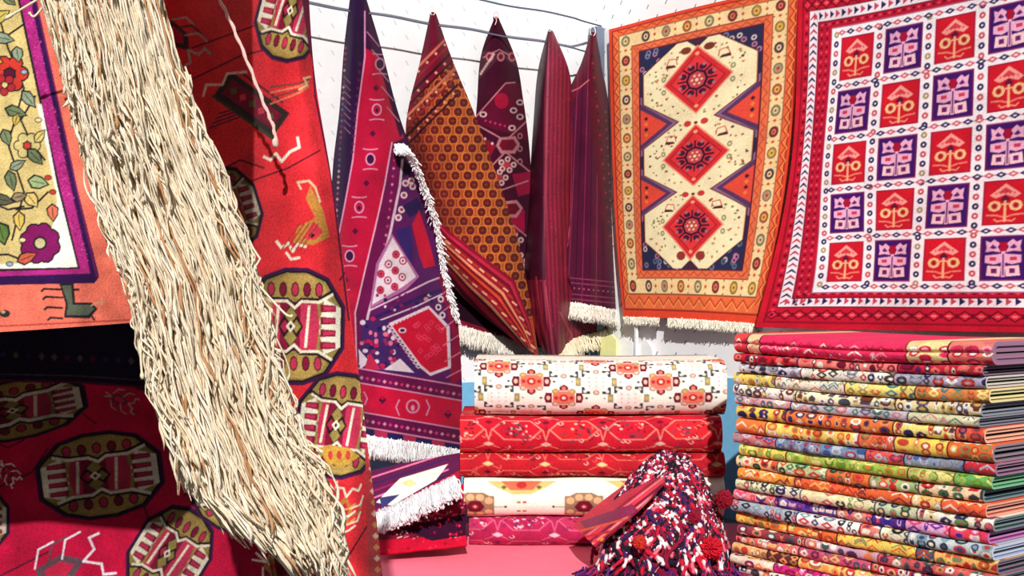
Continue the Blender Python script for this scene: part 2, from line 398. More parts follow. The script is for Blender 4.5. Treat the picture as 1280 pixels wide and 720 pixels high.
# ------------------------------------------------------------------ red rug with the checkered field (right wall)
def cv_checker():
    Wd, Ht = 71.6, 76.5
    c = Cv(0, 0, Wd, Ht, 8, (206, 24, 48))
    NAV, RED, WH = (38, 36, 84), (206, 40, 62), (250, 240, 246)
    DK = (128, 10, 34)
    # outer guard and chain border
    c.rect(1.2, 1.2, Wd - 1.2, Ht - 1.2, (150, 14, 40)); c.rect(1.6, 1.6, Wd - 1.6, Ht - 1.6, (196, 22, 50))
    for i in range(26):                                   # chain medallions, bottom and top
        x = 2.6 + i * 2.65
        for y in (Ht - 3.2, 2.2 + .4):
            c.dia(x, y, 1.5, 1.25, (120, 8, 34)); c.dia(x, y, 1.0, .8, (226, 44, 66)); c.rect(x - .4, y - .18, x + .4, y + .18, (236, 120, 120))
            c.rect(x + 1.1, y - .5, x + 1.5, y + .5, (112, 8, 30))
    for i in range(60):
        for x in (2.5, Wd - 2.5): c.dia(x, 2.5 + i * 1.2, .55, .45, (118, 8, 34) if i % 2 else (228, 50, 70))
    # arrow strip
    a = 3.3; b_ = 5.7
    c.rect(a - .25, a + .45, Wd - a + .25, Ht - a - 1.55, (110, 10, 36)); 
    c.rect(a, a + .7, Wd - a, Ht - a - 1.8, (248, 232, 240))
    n = 45
    for i in range(n):
        y = a + 1.6 + i * (Ht - 2 * a - 3.6) / n
        cc = NAV if i % 2 else (190, 60, 84)
        for x in (4.5, Wd - 4.5):
            c.poly([(x - 1.0, y + .75), (x, y - .15), (x + 1.0, y + .75), (x + 1.0, y + 1.1), (x, y + .45), (x - 1.0, y + 1.1)], cc)
    for i in range(42):
        x = 4.6 + i * (Wd - 9) / 42
        cc = NAV if i % 2 else (196, 70, 90)
        for y in (a + 1.9, Ht - a - 3.0):
            c.poly([(x - .1, y - .85), (x + .95, y), (x - .1, y + .85)], cc)
    # crimson border with fine marks
    c.rect(b_, b_ + .7, Wd - b_, Ht - b_ - 1.2, (120, 12, 40)); c.rect(b_ + .3, b_ + 1.0, Wd - b_ - .3, Ht - b_ - 1.5, (186, 20, 50))
    for i in range(66):
        y = b_ + 1.5 + i * .98
        for x in (6.8, 8.3, Wd - 6.8, Wd - 8.3):
            c.dia(x, y, .42, .36, (112, 8, 40) if (i % 2) else (222, 70, 92))
    for i in range(60):
        x = 7 + i * .98
        for y in (7.2, Ht - 8.0): c.dia(x, y, .42, .36, (112, 8, 40) if (i % 2) else (222, 70, 92))
    # white lattice
    X0, Y0 = 10.8, 9.5
    c.rect(X0 - 1.35, Y0 - 1.35, X0 + 51.35, Y0 + 58.85, (176, 120, 150))
    c.rect(X0 - 1.15, Y0 - 1.15, X0 + 51.15, Y0 + 58.65, WH)
    for i in range(6):
        for k in range(29):
            y = Y0 + .3 + k * 2.02; x = X0 + i * 10
            m = (k + i) % 2
            cc = NAV if m else ((200, 84, 96) if k % 4 else (170, 150, 110))
            c.ell(x, y, .62, .72, cc, 8); c.ell(x, y, .2, .26, WH, 6)
    for j in range(6):
        for k in range(25):
            x = X0 + 1.3 + k * 2.05; y = Y0 + j * 11.5
            if abs((x - X0) % 10) < .8: continue
            cc = NAV if (k + j) % 2 else (206, 96, 110)
            c.dia(x, y, 1.05, .62, cc); c.dia(x, y, .42, .22, WH)
    for j in range(5):
        for i in range(5):
            cx = X0 + 5 + i * 10; cy = Y0 + 5.75 + j * 11.5
            c.t = (cx, cy, 1, 1, 0)
            red = (i + j) % 2 == 0
            if red:
                c.rect(-3.75, -4.6, 3.75, 4.6, (150, 20, 60)); c.rect(-3.5, -4.35, 3.5, 4.35, (204, 24, 44))
                PK, CR = (250, 160, 150), (246, 196, 140)
                c.poly([(0, -3.9), (2.6, -1.6), (1.6, -.9), (0, -1.6), (-1.6, -.9), (-2.6, -1.6)], PK)
                c.poly([(0, -3.1), (1.3, -2), (0, -1.9), (-1.3, -2)], (214, 60, 70)); c.dots((-1.9, -1.9), (1.9, -1.9), 5, .22, (214, 70, 80))
                c.poly([(0, -1.5), (.8, -.6), (0, .2), (-.8, -.6)], (96, 20, 60))
                for s in (-1, 1):
                    c.ell(s * 1.75, .7, 1.15, 1.15, CR, 8); c.ell(s * 1.75, .7, .55, .65, (190, 40, 50), 8); c.ell(s * 1.75, .7, .2, .3, (120, 30, 50), 6)
                    c.line([(s * .3, 3.0), (s * 1.4, 2.6), (s * 3.0, 2.5)], .35, (240, 130, 110)); c.line([(s * .3, 3.7), (s * 1.2, 3.9), (s * 1.7, 3.4)], .3, (240, 150, 120))
                c.rect(-.22, -.4, .22, 4.0, (244, 180, 130)); c.rect(-.7, .2, .7, .5, (244, 180, 150))
            else:
                c.rect(-3.8, -4.7, 3.8, 4.7, (120, 30, 90)); c.rect(-3.5, -4.4, 3.5, 4.4, (62, 20, 104))
                LI, LP = (238, 176, 206), (250, 200, 206)
                for s in (-1, 1):
                    c.poly([(s * .4, -1.2), (s * .9, -2.4), (s * .5, -3.0), (s * 1.5, -3.9), (s * 2.1, -3.3), (s * 2.9, -3.7), (s * 2.7, -2.2), (s * 2.9, -1.3), (s * 1.7, -1.5)], LI)
                    c.poly([(s * 1.0, -2.1), (s * 1.7, -2.9), (s * 2.2, -2.2), (s * 1.6, -1.9)], (90, 26, 104))
                    c.poly([(s * .3, -.9), (s * 2.9, -.6), (s * 2.9, .9), (s * 1.4, 1.3), (s * .3, .9)], LI); c.rect(min(s * 1.1, s * 2.2), -.25, max(s * 1.1, s * 2.2), .5, (206, 60, 90))
                    c.poly([(s * .3, 1.7), (s * 2.5, 1.5), (s * 2.7, 3.6), (s * .5, 3.8)], LP); c.rect(min(s * 1.0, s * 1.9), 2.1, max(s * 1.0, s * 1.9), 3.1, (110, 30, 110))
                c.rect(-.3, -2.6, .3, 3.9, LI); c.poly([(-.7, -3.3), (.7, -3.3), (.5, -1.4), (-.5, -1.4)], (170, 16, 50))
                c.rect(-.14, -.9, .14, 3.6, (90, 40, 110))
            c.t = (0, 0, 1, 1, 0)
    return c.done(.05, .04, 3)

us = [0, 10.8, 35.8, 60.8, 71.6]; vs = [0, 9.5, 38.25, 67, 76.5]
rows = [
 [(998, -8), (1047, -14), (1198, -46), (1380, -88), (1480, -112)],
 [(997, 50), (1046, 42), (1195, 12), (1380, -30), (1480, -52)],
 [(988, 212), (1034, 207), (1188, 190), (1380, 168), (1480, 156)],
 [(957, 362), (1024, 359), (1178, 358), (1380, 357), (1480, 357)],
 [(944, 409), (1014, 411), (1177, 414), (1382, 418), (1482, 420)]]
offs = [[.05, .05, .05, .05, .05], [.06, .055, .055, .055, .055], [.065, .055, .05, .055, .06], [.08, .07, .055, .07, .07], [.085, .075, .06, .075, .07]]
rows = [[(a, b, offs[i][j]) for j, (a, b) in enumerate(r)] for i, r in enumerate(rows)]
chk, _ = sheet('hanging_rug', rows, cv_checker(), proj_right, 620, 520, us, vs, st=True,
               extra=lambda q, r, x, y: .012 * np.sin(q * .16 + 1) * (r / 76))
tag(chk, 'large red rug hung on the right wall, white lattice field of red and purple squares', 'rug')

# ------------------------------------------------------------------ orange rug with three red diamonds
def cv_orange():
    Wd, Ht = 100.0, 165.0
    OR, CR, RD = (236, 112, 66), (250, 216, 158), (216, 46, 54)
    c = Cv(0, 0, Wd, Ht, 3.2, (232, 74, 48))
    c.rect(1.6, 1.6, Wd - 1.6, Ht - 3.5, (150, 40, 40)); c.rect(2.2, 2.2, Wd - 2.2, Ht - 4.2, OR)
    def zig(x0, y0, x1, y1, n, amp, col, wd=.55):
        pts = []
        for i in range(n * 2 + 1):
            t = i / (n * 2); s = amp if i % 2 else -amp
            if abs(x1 - x0) > abs(y1 - y0): pts.append((x0 + (x1 - x0) * t, y0 + s))
            else: pts.append((x0 + s, y0 + (y1 - y0) * t))
        c.line(pts, wd, col)
    ZC = (196, 58, 40); YC = (250, 170, 90)
    for x in (3.6, Wd - 3.6): zig(x, 4, x, Ht - 8, 24, 1.2, ZC, .7); zig(x + .9, 4, x + .9, Ht - 8, 24, 1.2, YC, .45)
    zig(5, 3.4, Wd - 5, 3.4, 14, 1.0, ZC, .6); zig(6, Ht - 8, Wd - 6, Ht - 8, 12, 1.9, ZC, .7); zig(6, Ht - 7, Wd - 6, Ht - 7, 12, 1.9, YC, .45)
    # cream border with rosettes
    c.rect(5.3, 5.0, Wd - 5.3, Ht - 11, (120, 60, 40)); c.rect(5.8, 5.5, Wd - 5.8, Ht - 11.5, CR)
    cols = [(140, 150, 110), (120, 40, 50), (190, 150, 70), (60, 60, 80), (150, 160, 130), (196, 96, 60)]
    def ros(x, y, i):
        a = cols[i % 6]; c.ell(x, y, 2.5, 3.0, (96, 60, 60), 10); c.ell(x, y, 2.1, 2.5, a, 10)
        c.ell(x, y, 1.3, 1.6, [CR, (226, 120, 90), (236, 200, 90)][i % 3], 8); c.ell(x, y, .7, .8, (150, 60, 50), 6)
    n = 14
    for i in range(n):
        y = 9.0 + i * (Ht - 24) / (n - 1)
        for x in (9.3, Wd - 9.3):
            ros(x, y, i + (x > 50)); 
            if i < n - 1:
                c.dia(x, y + 5.1, 1.0, .9, (206, 70, 50)); c.dia(x - 2.9, y + 5.1, .5, .5, (90, 80, 70)); c.dia(x + 2.9, y + 5.1, .5, .5, (90, 80, 70)); c.dia(x - 3, y + 2.4, .4, .4, (214, 110, 70)); c.dia(x + 3, y + 7.6, .4, .4, (214, 110, 70))
    for i in range(8):
        x = 9.3 + i * 81.4 / 7
        for y in (9.0, Ht - 15):
            if i in (0, 7): continue
            ros(x, y, i + 2)
            c.dia(x + 5.1, y, .9, 1.0, (206, 70, 50)); c.dia(x + 5.1, y - 3, .5, .5, (90, 80, 70)); c.dia(x + 5.1, y + 3, .5, .5, (90, 80, 70))
    # inner orange guard
    c.rect(12.6, 12.4, Wd - 12.6, Ht - 18.4, (150, 50, 40)); c.rect(13.1, 12.9, Wd - 13.1, Ht - 18.9, (232, 116, 74))
    for x in (15.2, Wd - 15.2): zig(x, 14, x, Ht - 20, 22, 1.2, (190, 70, 50), .5)
    zig(15, 14.8, Wd - 15, 14.8, 13, 1.0, (190, 70, 50), .5); zig(15, Ht - 20.8, Wd - 15, Ht - 20.8, 13, 1.0, (190, 70, 50), .5)
    # field
    fx0, fy0, fx1, fy1 = 17.6, 16.8, Wd - 17.6, Ht - 23.0
    c.rect(fx0 - .7, fy0 - .7, fx1 + .7, fy1 + .7, (90, 30, 50)); c.rect(fx0, fy0, fx1, fy1, (44, 44, 78))
    rs = random.Random(5)
    for i in range(110):                                   # navy corners with small flowers
        x = rs.uniform(fx0 + 1, fx1 - 1); y = rs.choice([rs.uniform(fy0 + 1, fy0 + 17), rs.uniform(fy1 - 17, fy1 - 1)])
        c.ell(x, y, 1.5, 1.5, rs.choice([(120, 130, 160), (196, 120, 150), (90, 110, 130), (220, 200, 190)]), 8); c.ell(x, y, .8, .8, (60, 50, 90), 6)
    cy = [38.0, 79.0, 120.0]; midx = 50
    for yy in ((cy[0] + cy[1]) / 2, (cy[1] + cy[2]) / 2):   # side triangles between medallions
        for s in (-1, 1):
            e = fx0 if s < 0 else fx1
            c.poly([(e, yy - 17), (midx + s * 8, yy), (e, yy + 17)], (150, 104, 140))
            c.poly([(e, yy - 13), (midx + s * 13, yy), (e, yy + 13)], (90, 56, 96))
            c.poly([(e, yy - 10), (midx + s * 16.5, yy), (e, yy + 10)], (232, 78, 60))
            c.dots((e - s * 3.5, yy - 6), (e - s * 3.5, yy + 6), 4, 1.3, (70, 30, 50), (240, 130, 60))
            c.dots((e - s * 6, yy - 12), (midx + s * 11, yy - 2), 6, .8, (220, 170, 190)); c.dots((e - s * 6, yy + 12), (midx + s * 11, yy + 2), 6, .8, (220, 170, 190))
    def chain(g):
        L = []; Rt = []
        for k, y in enumerate(cy):
            for dy, hw in ((-20.5, 9), (-8, 30), (8, 30), (20.5, 9)):
                hw2 = min(hw + g, 31.8); yy = y + dy
                if k == 0 and dy == -20.5: yy = fy0 + .3; hw2 = 11 + g
                if k == 2 and dy == 20.5: yy = fy1 - .3; hw2 = 11 + g
                L.append((midx - hw2, yy)); Rt.append((midx + hw2, yy))
        return L + Rt[::-1]
    c.poly(chain(1.3), (50, 30, 56)); c.poly(chain(.4), (240, 170, 110)); c.poly(chain(0), (252, 236, 190))
    c.poly([(midx - 6, fy0), (midx + 6, fy0), (midx, fy0 + 4.5)], (70, 40, 60)); c.poly([(midx - 6, fy1), (midx + 6, fy1), (midx, fy1 - 4.5)], (70, 40, 60))
    for k, y in enumerate(cy):                            # tiny flowers over the ivory
        for i in range(150):
            x = rs.uniform(-28, 28); dy = rs.uniform(-19, 19)
            if abs(x) / 19 + abs(dy) / 18.5 < 1.12: continue
            if abs(x) > 28 - max(0, abs(dy) - 8) * 1.55: continue
            cc = rs.choice([(160, 60, 60), (110, 120, 80), (206, 120, 70), (90, 60, 60), (170, 160, 110)])
            c.ell(midx + x, y + dy, rs.uniform(.45, 1.0), rs.uniform(.4, .8), cc, 6)
        for s in (-1, 1):
            c.ell(midx + s * 6.2, y - 16.2, 3.0, 1.9, (126, 56, 40), 10) if k == 0 else c.ell(midx + s * 4.6, y - 18.5, 2.2, 1.7, (200, 60, 60), 8)
            if k == 2: c.ell(midx + s * 6.2, y + 15.6, 3.0, 2.3, (150, 56, 50), 10)
            c.poly([(midx + s * 12.5, y - 10), (midx + s * 17, y - 10.5), (midx + s * 17.5, y - 8.8), (midx + s * 11.5, y - 8.8)], (84, 30, 40))
            c.line([(midx + s * 17, y - 10), (midx + s * 15.5, y - 13.5), (midx + s * 11.5, y - 13), (midx + s * 11, y - 10)], .5, (206, 60, 60))
            for q in (-1, 1): c.ell(midx + s * 18.5, y + q * 3.5, 1.4, 1.6, (130, 140, 110), 8); c.ell(midx + s * 18.5, y + q * 3.5, .7, .8, (250, 220, 160), 6)
        c.t = (midx, y, 1, 1, 0)
        c.t = (midx, y, 1.22, 1.12, 0); c.dia(0, 0, 15.6, 16.2, (240, 150, 120)); c.dia(0, 0, 14.6, 15.2, RD); c.dia(0, 0, 12.2, 12.6, (160, 26, 44)); c.dia(0, 0, 11.6, 12.0, (226, 56, 60))
        for a in range(8):
            t = a * math.pi / 4 + math.pi / 8; x, yy = 6.6 * math.cos(t), 6.2 * math.sin(t)
            c.ell(x, yy, 1.7, 1.4, (66, 26, 56), 8)
            t2 = a * math.pi / 4; c.line([(4 * math.cos(t2), 4 * math.sin(t2)), (8.4 * math.cos(t2), 7.6 * math.sin(t2))], 1.0, (60, 22, 50))
            c.ell(7.6 * math.cos(t) * 1.05, 7.2 * math.sin(t) * 1.02, .9, .8, (176, 110, 120), 6)
        c.ell(0, 0, 5.0, 5.0, (52, 20, 46), 8); c.ell(0, 0, 3.9, 3.9, (196, 70, 84), 8)
        for a in range(6):
            t = a * math.pi / 3; c.ell(2.1 * math.cos(t), 2.1 * math.sin(t), .6, .6, (250, 200, 150), 6)
        c.ell(0, 0, .8, .8, (250, 230, 180), 6); c.ell(0, 12.2, 1.1, .9, (250, 170, 120), 6); c.ell(0, -12.2, 1.1, .9, (250, 170, 120), 6)
        c.t = (0, 0, 1, 1, 0)
    for yy in ((cy[0] + cy[1]) / 2, (cy[1] + cy[2]) / 2):
        c.ell(midx, yy + 2.0, 1.2, .8, (90, 40, 50), 6)
    return c.done(.045, .03, 4)

O_rows = [[(761, 37, .05), (873, 8, .05), (1001, -20, .045)],
          [(765, 190, .05), (869, 175, .055), (991, 150, .04)],
          [(772, 320, .05), (863, 318, .055), (967, 318, .035)],
          [(779, 396, .05), (860, 399, .055), (948, 405, .035)]]
EDGE = {}
oro = thing('hanging_rug', P1(proj_right, 860, 399, .1), 'orange rug hung in the corner, three red diamonds on an ivory chain', 'rug')
op, Wo = sheet('pile_face', O_rows, cv_orange(), proj_right, 290, 470, [0, 50, 100], [0, 70, 135, 165], st=True, parent=oro)
e = Wo[-1, ::20]
fringe(oro, e[:5], (0, 0, -.036), 170, .0022, (255, 250, 236), (235, 225, 205), .12, 5)
fringe(oro, e[5:], (0, 0, -.042), 420, .0022, (255, 250, 236), (235, 225, 205), .12, 6)
# ------------------------------------------------------------------ pointed rugs hung by one corner from the wire (left wall)
def loop(parent, px, py, o, sz=9, col=(240, 225, 220)):
    a = P1(proj_left, px, py, o); s = sz / F * a[1]
    t = np.linspace(0, 2 * math.pi, 14)
    P = np.stack([a[0] + s * .28 * np.sin(t) , a[1] + 0 * t + .004 * np.cos(t), a[2] - s * .1 + s * .5 * np.cos(t)], -1)
    t2 = np.array([[a[0], a[1], a[2] - s * .5], [a[0] + .002, a[1], a[2] - s * .9], [a[0] - .004, a[1] - .004, a[2] - s * 1.5]])
    q = hermite([0, 1, 2], t2, np.linspace(0, 2, 14))
    return tubes('tie_cord', np.stack([P, q]), .0022, lin(col), M_YARN, parent, 5)

def cv_A():
    c = Cv(400, -10, 595, 600, 1.7, (66, 16, 66))
    NV, CR, PL, WH = (40, 22, 74), (196, 18, 60), (112, 16, 78), (238, 220, 232)
    LN = (226, 150, 184)
    rs = random.Random(2)
    # left folded strip: navy with a speckled band
    c.poly([(436, -5), (456, -5), (456, 80), (441, 210), (428, 300), (440, 480), (400, 480), (400, 200)], (46, 18, 62))
    for i in range(34):
        y = 60 + i * 7; x = 436 - (y - 60) * .055
        c.dia(x - 4, y, 2.0, 2.4, rs.choice([(150, 60, 100), (200, 150, 140), (110, 30, 80), (90, 90, 140)]))
    for i in range(8): c.line([(430, 96 + i * 9), (438, 104 + i * 9)], 1.2, (150, 90, 120))
    # crimson band and its lines
    c.poly([(456, 60), (470, 66), (505, 172), (489, 180), (472, 272), (443, 391), (447, 470), (400, 470), (424, 300), (441, 200)], CR)
    c.poly([(455, 12), (470, 66), (500, 172), (508, 160), (462, 0)], (60, 14, 60))  # shadow side of the fold, its shade painted in dark purple
    for i, (x, y) in enumerate([(462, 52), (468, 74), (474, 96), (480, 120), (487, 146)]):
        c.line([(x - 3, y - 12), (x + 12, y + 6)], 1.5, (200, 130, 160))
    c.line([(456, 14), (456, 72), (447, 140), (441, 200), (432, 250), (423, 296), (420, 340)], 2.0, LN)
    for i in range(12): c.dia(450 - i * .9, 80 + i * 10, 2.2, 3, PL)
    # drops and brackets in the crimson band
    for i, (x, y) in enumerate([(475, 80), (471, 137), (463, 199), (449, 259), (437, 320), (428, 375)]):
        c.ell(x, y, 6.5, 8, LN, 12); c.ell(x, y, 4.6, 6, CR if i % 2 else (60, 12, 70), 12); c.ell(x, y + 1, 2, 2.8, (70, 14, 60), 8)
        for s in (-1, 1): c.line([(x - 9, y + s * 15 - s * 2), (x - 3, y + s * 12), (x + 4, y + s * 12), (x + 9, y + s * 15 - s * 2)], 1.5, LN)
        c.dia(x - 5, y + 30, 4, 4.5, (96, 10, 60))
    # plum band with dots
    c.poly([(489, 176), (503, 186), (501, 230), (489, 290), (461, 394), (450, 462), (441, 462), (446, 391), (472, 272)], PL)
    c.line([(490, 178), (481, 230), (472, 272), (457, 335), (444, 391), (446, 462)], 2.0, (236, 170, 196))
    for i in range(24):
        t = i / 23; x, y = hermite([0, .4, 1], [(494, 190), (484, 285), (450, 450)], np.array([t]))[0]
        c.dia(x, y, 2.0, 2.2, (200, 60, 120) if i % 2 else (230, 130, 160))
    # inner field
    c.poly([(503, 186), (514, 192), (545, 272), (555, 333), (575, 400), (580, 480), (560, 482), (450, 462), (461, 394), (489, 290), (501, 230)], (96, 24, 96))
    c.poly([(491, 183), (512, 189), (520, 214), (502, 222)], (24, 14, 50))
    c.line([(503, 200), (500, 232), (488, 290), (460, 394), (450, 455)], 3.2, (226, 196, 214))
    rsp = lambda n, x0, y0, x1, y1: [(rs.uniform(x0, x1), rs.uniform(y0, y1)) for _ in range(n)]
    for x, y in [(507, 229), (516, 233), (505, 244), (514, 226), (502, 262), (498, 272), (512, 262)]:
        c.ell(x, y, 4.6, 4.6, WH, 8); c.ell(x, y, 2.3, 2.3, (180, 40, 70), 8)
    c.poly([(503, 258), (522, 246), (530, 262), (512, 272)], (40, 24, 84)); c.poly([(494, 288), (513, 282), (517, 330), (508, 322)], (54, 34, 110))
    # crimson panel on the right
    c.poly([(515, 281), (524, 262), (536, 300), (544, 332), (528, 336)], (208, 20, 56)); c.poly([(517, 300), (530, 336), (548, 342), (552, 380), (525, 378)], (90, 30, 100))
    # white lattice with roundels
    c.poly([(490, 292), (524, 346), (508, 362), (462, 386), (470, 330)], (180, 110, 160)); c.poly([(491, 297), (520, 346), (504, 358), (465, 381), (474, 330)], WH)
    for i in range(4):
        for j in range(5):
            x = 495 + i * 8.6 - j * 9.4; y = 318 + i * 12 + j * 12.2 - i * 4
            if c_in((x, y), [(491, 300), (517, 345), (503, 356), (467, 378), (475, 330)]):
                c.ell(x, y, 5.0, 5.4, (176, 40, 80), 10); c.ell(x, y, 3.3, 3.6, WH if (i + j) % 2 else (206, 60, 90), 10); c.ell(x, y, 1.5, 1.7, (120, 20, 70), 6)
    c.line([(462, 388), (508, 366), (536, 352), (552, 346)], 2, (236, 196, 214)); c.line([(468, 397), (520, 374), (553, 362)], 4.5, (48, 30, 96)); c.line([(466, 404), (520, 383), (556, 366)], 1.6, WH)
    for x, y in rsp(60, 466, 366, 565, 460):
        c.ell(x, y, rs.uniform(1.5, 3.4), rs.uniform(1.5, 3), rs.choice([(40, 24, 90), (200, 40, 90), (230, 150, 180), (130, 30, 100), WH]), 7)
    c.poly([(452, 400), (486, 400), (484, 420), (530, 470), (470, 466), (450, 450)], (70, 36, 104))
    for x, y in rsp(46, 452, 398, 500, 462):
        c.ell(x, y, rs.uniform(2, 4), rs.uniform(2, 3.6), rs.choice([(200, 30, 80), (236, 120, 150), (40, 24, 90), WH, (150, 40, 100)]), 7)
    c.poly([(486, 404), (536, 382), (562, 408), (564, 460), (538, 470), (523, 458)], WH); c.poly([(489, 406), (536, 386), (558, 410), (560, 458), (538, 466), (526, 456)], (214, 18, 56))
    for i in range(12):
        t = i / 11; x, y = 489 + 36 * t, 408 + 50 * t; c.dia(x - 2, y, 4, 3, WH); c.dia(x - 2, y, 2, 1.5, (40, 24, 90))
    for i in range(10):
        x, y = 491 + i * 4.6, 405 - i * 2.2; c.dia(x, y, 2.4, 2.6, WH)
    c.ell(503, 413, 5, 3.4, WH); c.ell(503, 413, 3.2, 2, (30, 18, 60))
    for x, y in rsp(20, 515, 402, 552, 450): c.line([(x - 3, y), (x, y - 3), (x + 3, y), (x, y + 3)], .9, (240, 70, 110), close=True)
    c.poly([(480, 462), (500, 448), (518, 466)], WH); c.poly([(448, 436), (462, 452), (450, 462)], WH); c.poly([(462, 440), (476, 462), (455, 462)], (200, 40, 80))
    # folded right edge
    c.poly([(548, 342), (560, 350), (576, 400), (582, 470), (562, 484), (566, 420)], (150, 14, 60))
    for i in range(6): c.line([(548 + i * 2, 372 + i * 20), (572 + i, 352 + i * 22)], 1.4, (226, 130, 160))
    for x, y in [(548, 384), (553, 394), (551, 374)]: c.ell(x, y, 4, 4.4, WH, 8); c.ell(x, y, 2, 2.2, (60, 30, 40), 8)
    # bottom bands
    c.poly([(440, 458), (590, 484), (590, 600), (440, 600)], (200, 30, 70))
    def band(y0, y1, col, line=LN):
        c.poly([(440, y0), (590, y0 + 26), (590, y1 + 26), (440, y1)], col); c.line([(440, y0), (590, y0 + 26)], 1.8, line)
    band(459, 477, PL); band(477, 513, (216, 20, 64)); band(513, 531, PL); band(531, 541, (190, 50, 90))
    for i in range(20):
        x = 452 + i * 7.2; c.dia(x, 470 + (x - 440) * .173, 2.6, 2.6, (206, 50, 110) if i % 2 else (230, 140, 160)); c.dia(x, 523 + (x - 440) * .173, 2.6, 2.6, (206, 60, 120) if i % 2 else (230, 150, 170))
    for x, y in [(478, 502), (518, 510), (560, 520)]:
        if x == 518:
            c.ell(x - 2, y - 2, 9, 9, LN, 12); c.ell(x - 2, y - 2, 6.6, 7, (200, 20, 66), 12); c.ell(x - 2, y, 2.6, 4, (240, 150, 180), 8)
            for s in (-1, 1): c.line([(x - 2 + s * 17, y - 10), (x - 2 + s * 21, y - 1), (x - 2 + s * 17, y + 9)], 1.8, LN)
        else: c.dia(x, y - 2, 5, 5, (96, 10, 60)); c.dia(x, y - 4, 2, 2, (216, 20, 64))
    c.line([(455, 490), (459, 498), (456, 506)], 1.6, LN)
    for i in range(4):
        x = 448 + i * 36; c.poly([(x, 533 + (x - 440) * .173), (x + 20, 536 + (x - 440) * .173), (x + 20, 545 + (x - 440) * .173), (x, 542 + (x - 440) * .173)], (40, 34, 96))
    return c.done(.06, .05, 5, 0.84)

def c_in(p, poly):
    x, y = p; r = False
    for (ax, ay), (bx, by) in zip(poly, poly[1:] + poly[:1]):
        if (ay > y) != (by > y) and x < (bx - ax) * (y - ay) / (by - ay) + ax: r = not r
    return r

A_rows = [
 [(438, -8, .13), (443, -9, .14), (448, -9, .15), (452, -9, .14), (456, -8, .13)],
 [(430, 60, .08), (441, 58, .20), (452, 60, .18), (464, 60, .18), (476, 58, .10)],
 [(424, 140, .06), (436, 140, .20), (455, 142, .22), (478, 142, .20), (497, 138, .10)],
 [(416, 210, .05), (434, 210, .22), (458, 208, .26), (490, 190, .24), (515, 190, .14)],
 [(414, 300, .06), (432, 300, .24), (460, 300, .30), (510, 292, .28), (548, 285, .17)],
 [(420, 380, .08), (440, 385, .26), (470, 388, .34), (525, 380, .32), (570, 385, .20)],
 [(436, 455, .12), (452, 460, .28), (490, 468, .35), (540, 476, .33), (577, 468, .22)],
 [(452, 542, .20), (470, 546, .32), (505, 551, .36), (545, 557, .34), (576, 563, .24)]]
ra = thing('hanging_rug', P1(proj_left, 510, 550, .34), 'crimson and purple rug with white fringe, nearest of the pointed rugs on the left wall', 'rug', None)
_, WA = sheet('pile_face', A_rows, cv_A(), proj_left, 230, 760, st=False, parent=ra,
              vs=[0, .11, .25, .37, .52, .67, .81, 1],
              extra=lambda q, r, x, y: .012 * np.sin(q * 11 + r * 3) * r)
e = WA[-1, 10:-1:24]; fringe(ra, e, (.004, 0, -.085), 420, .0028, (252, 250, 248), (225, 225, 230), .1, 7)
# warp fringe along the turned right edge
ep = np.array([P1(proj_left, x, y, o) for x, y, o in [(493, 181, .27), (506, 182, .27), (514, 196, .25), (530, 235, .23), (542, 272, .22), (552, 330, .21), (568, 394, .22)]])
ep = hermite(np.arange(7), ep, np.linspace(0, 6, 60))
o = fringe(ra, ep, (.016, -.014, -.040), 900, .0026, (255, 255, 255), (236, 232, 236), .20, 8, name='side_fringe')
loop(ra, 447, -8, .15)

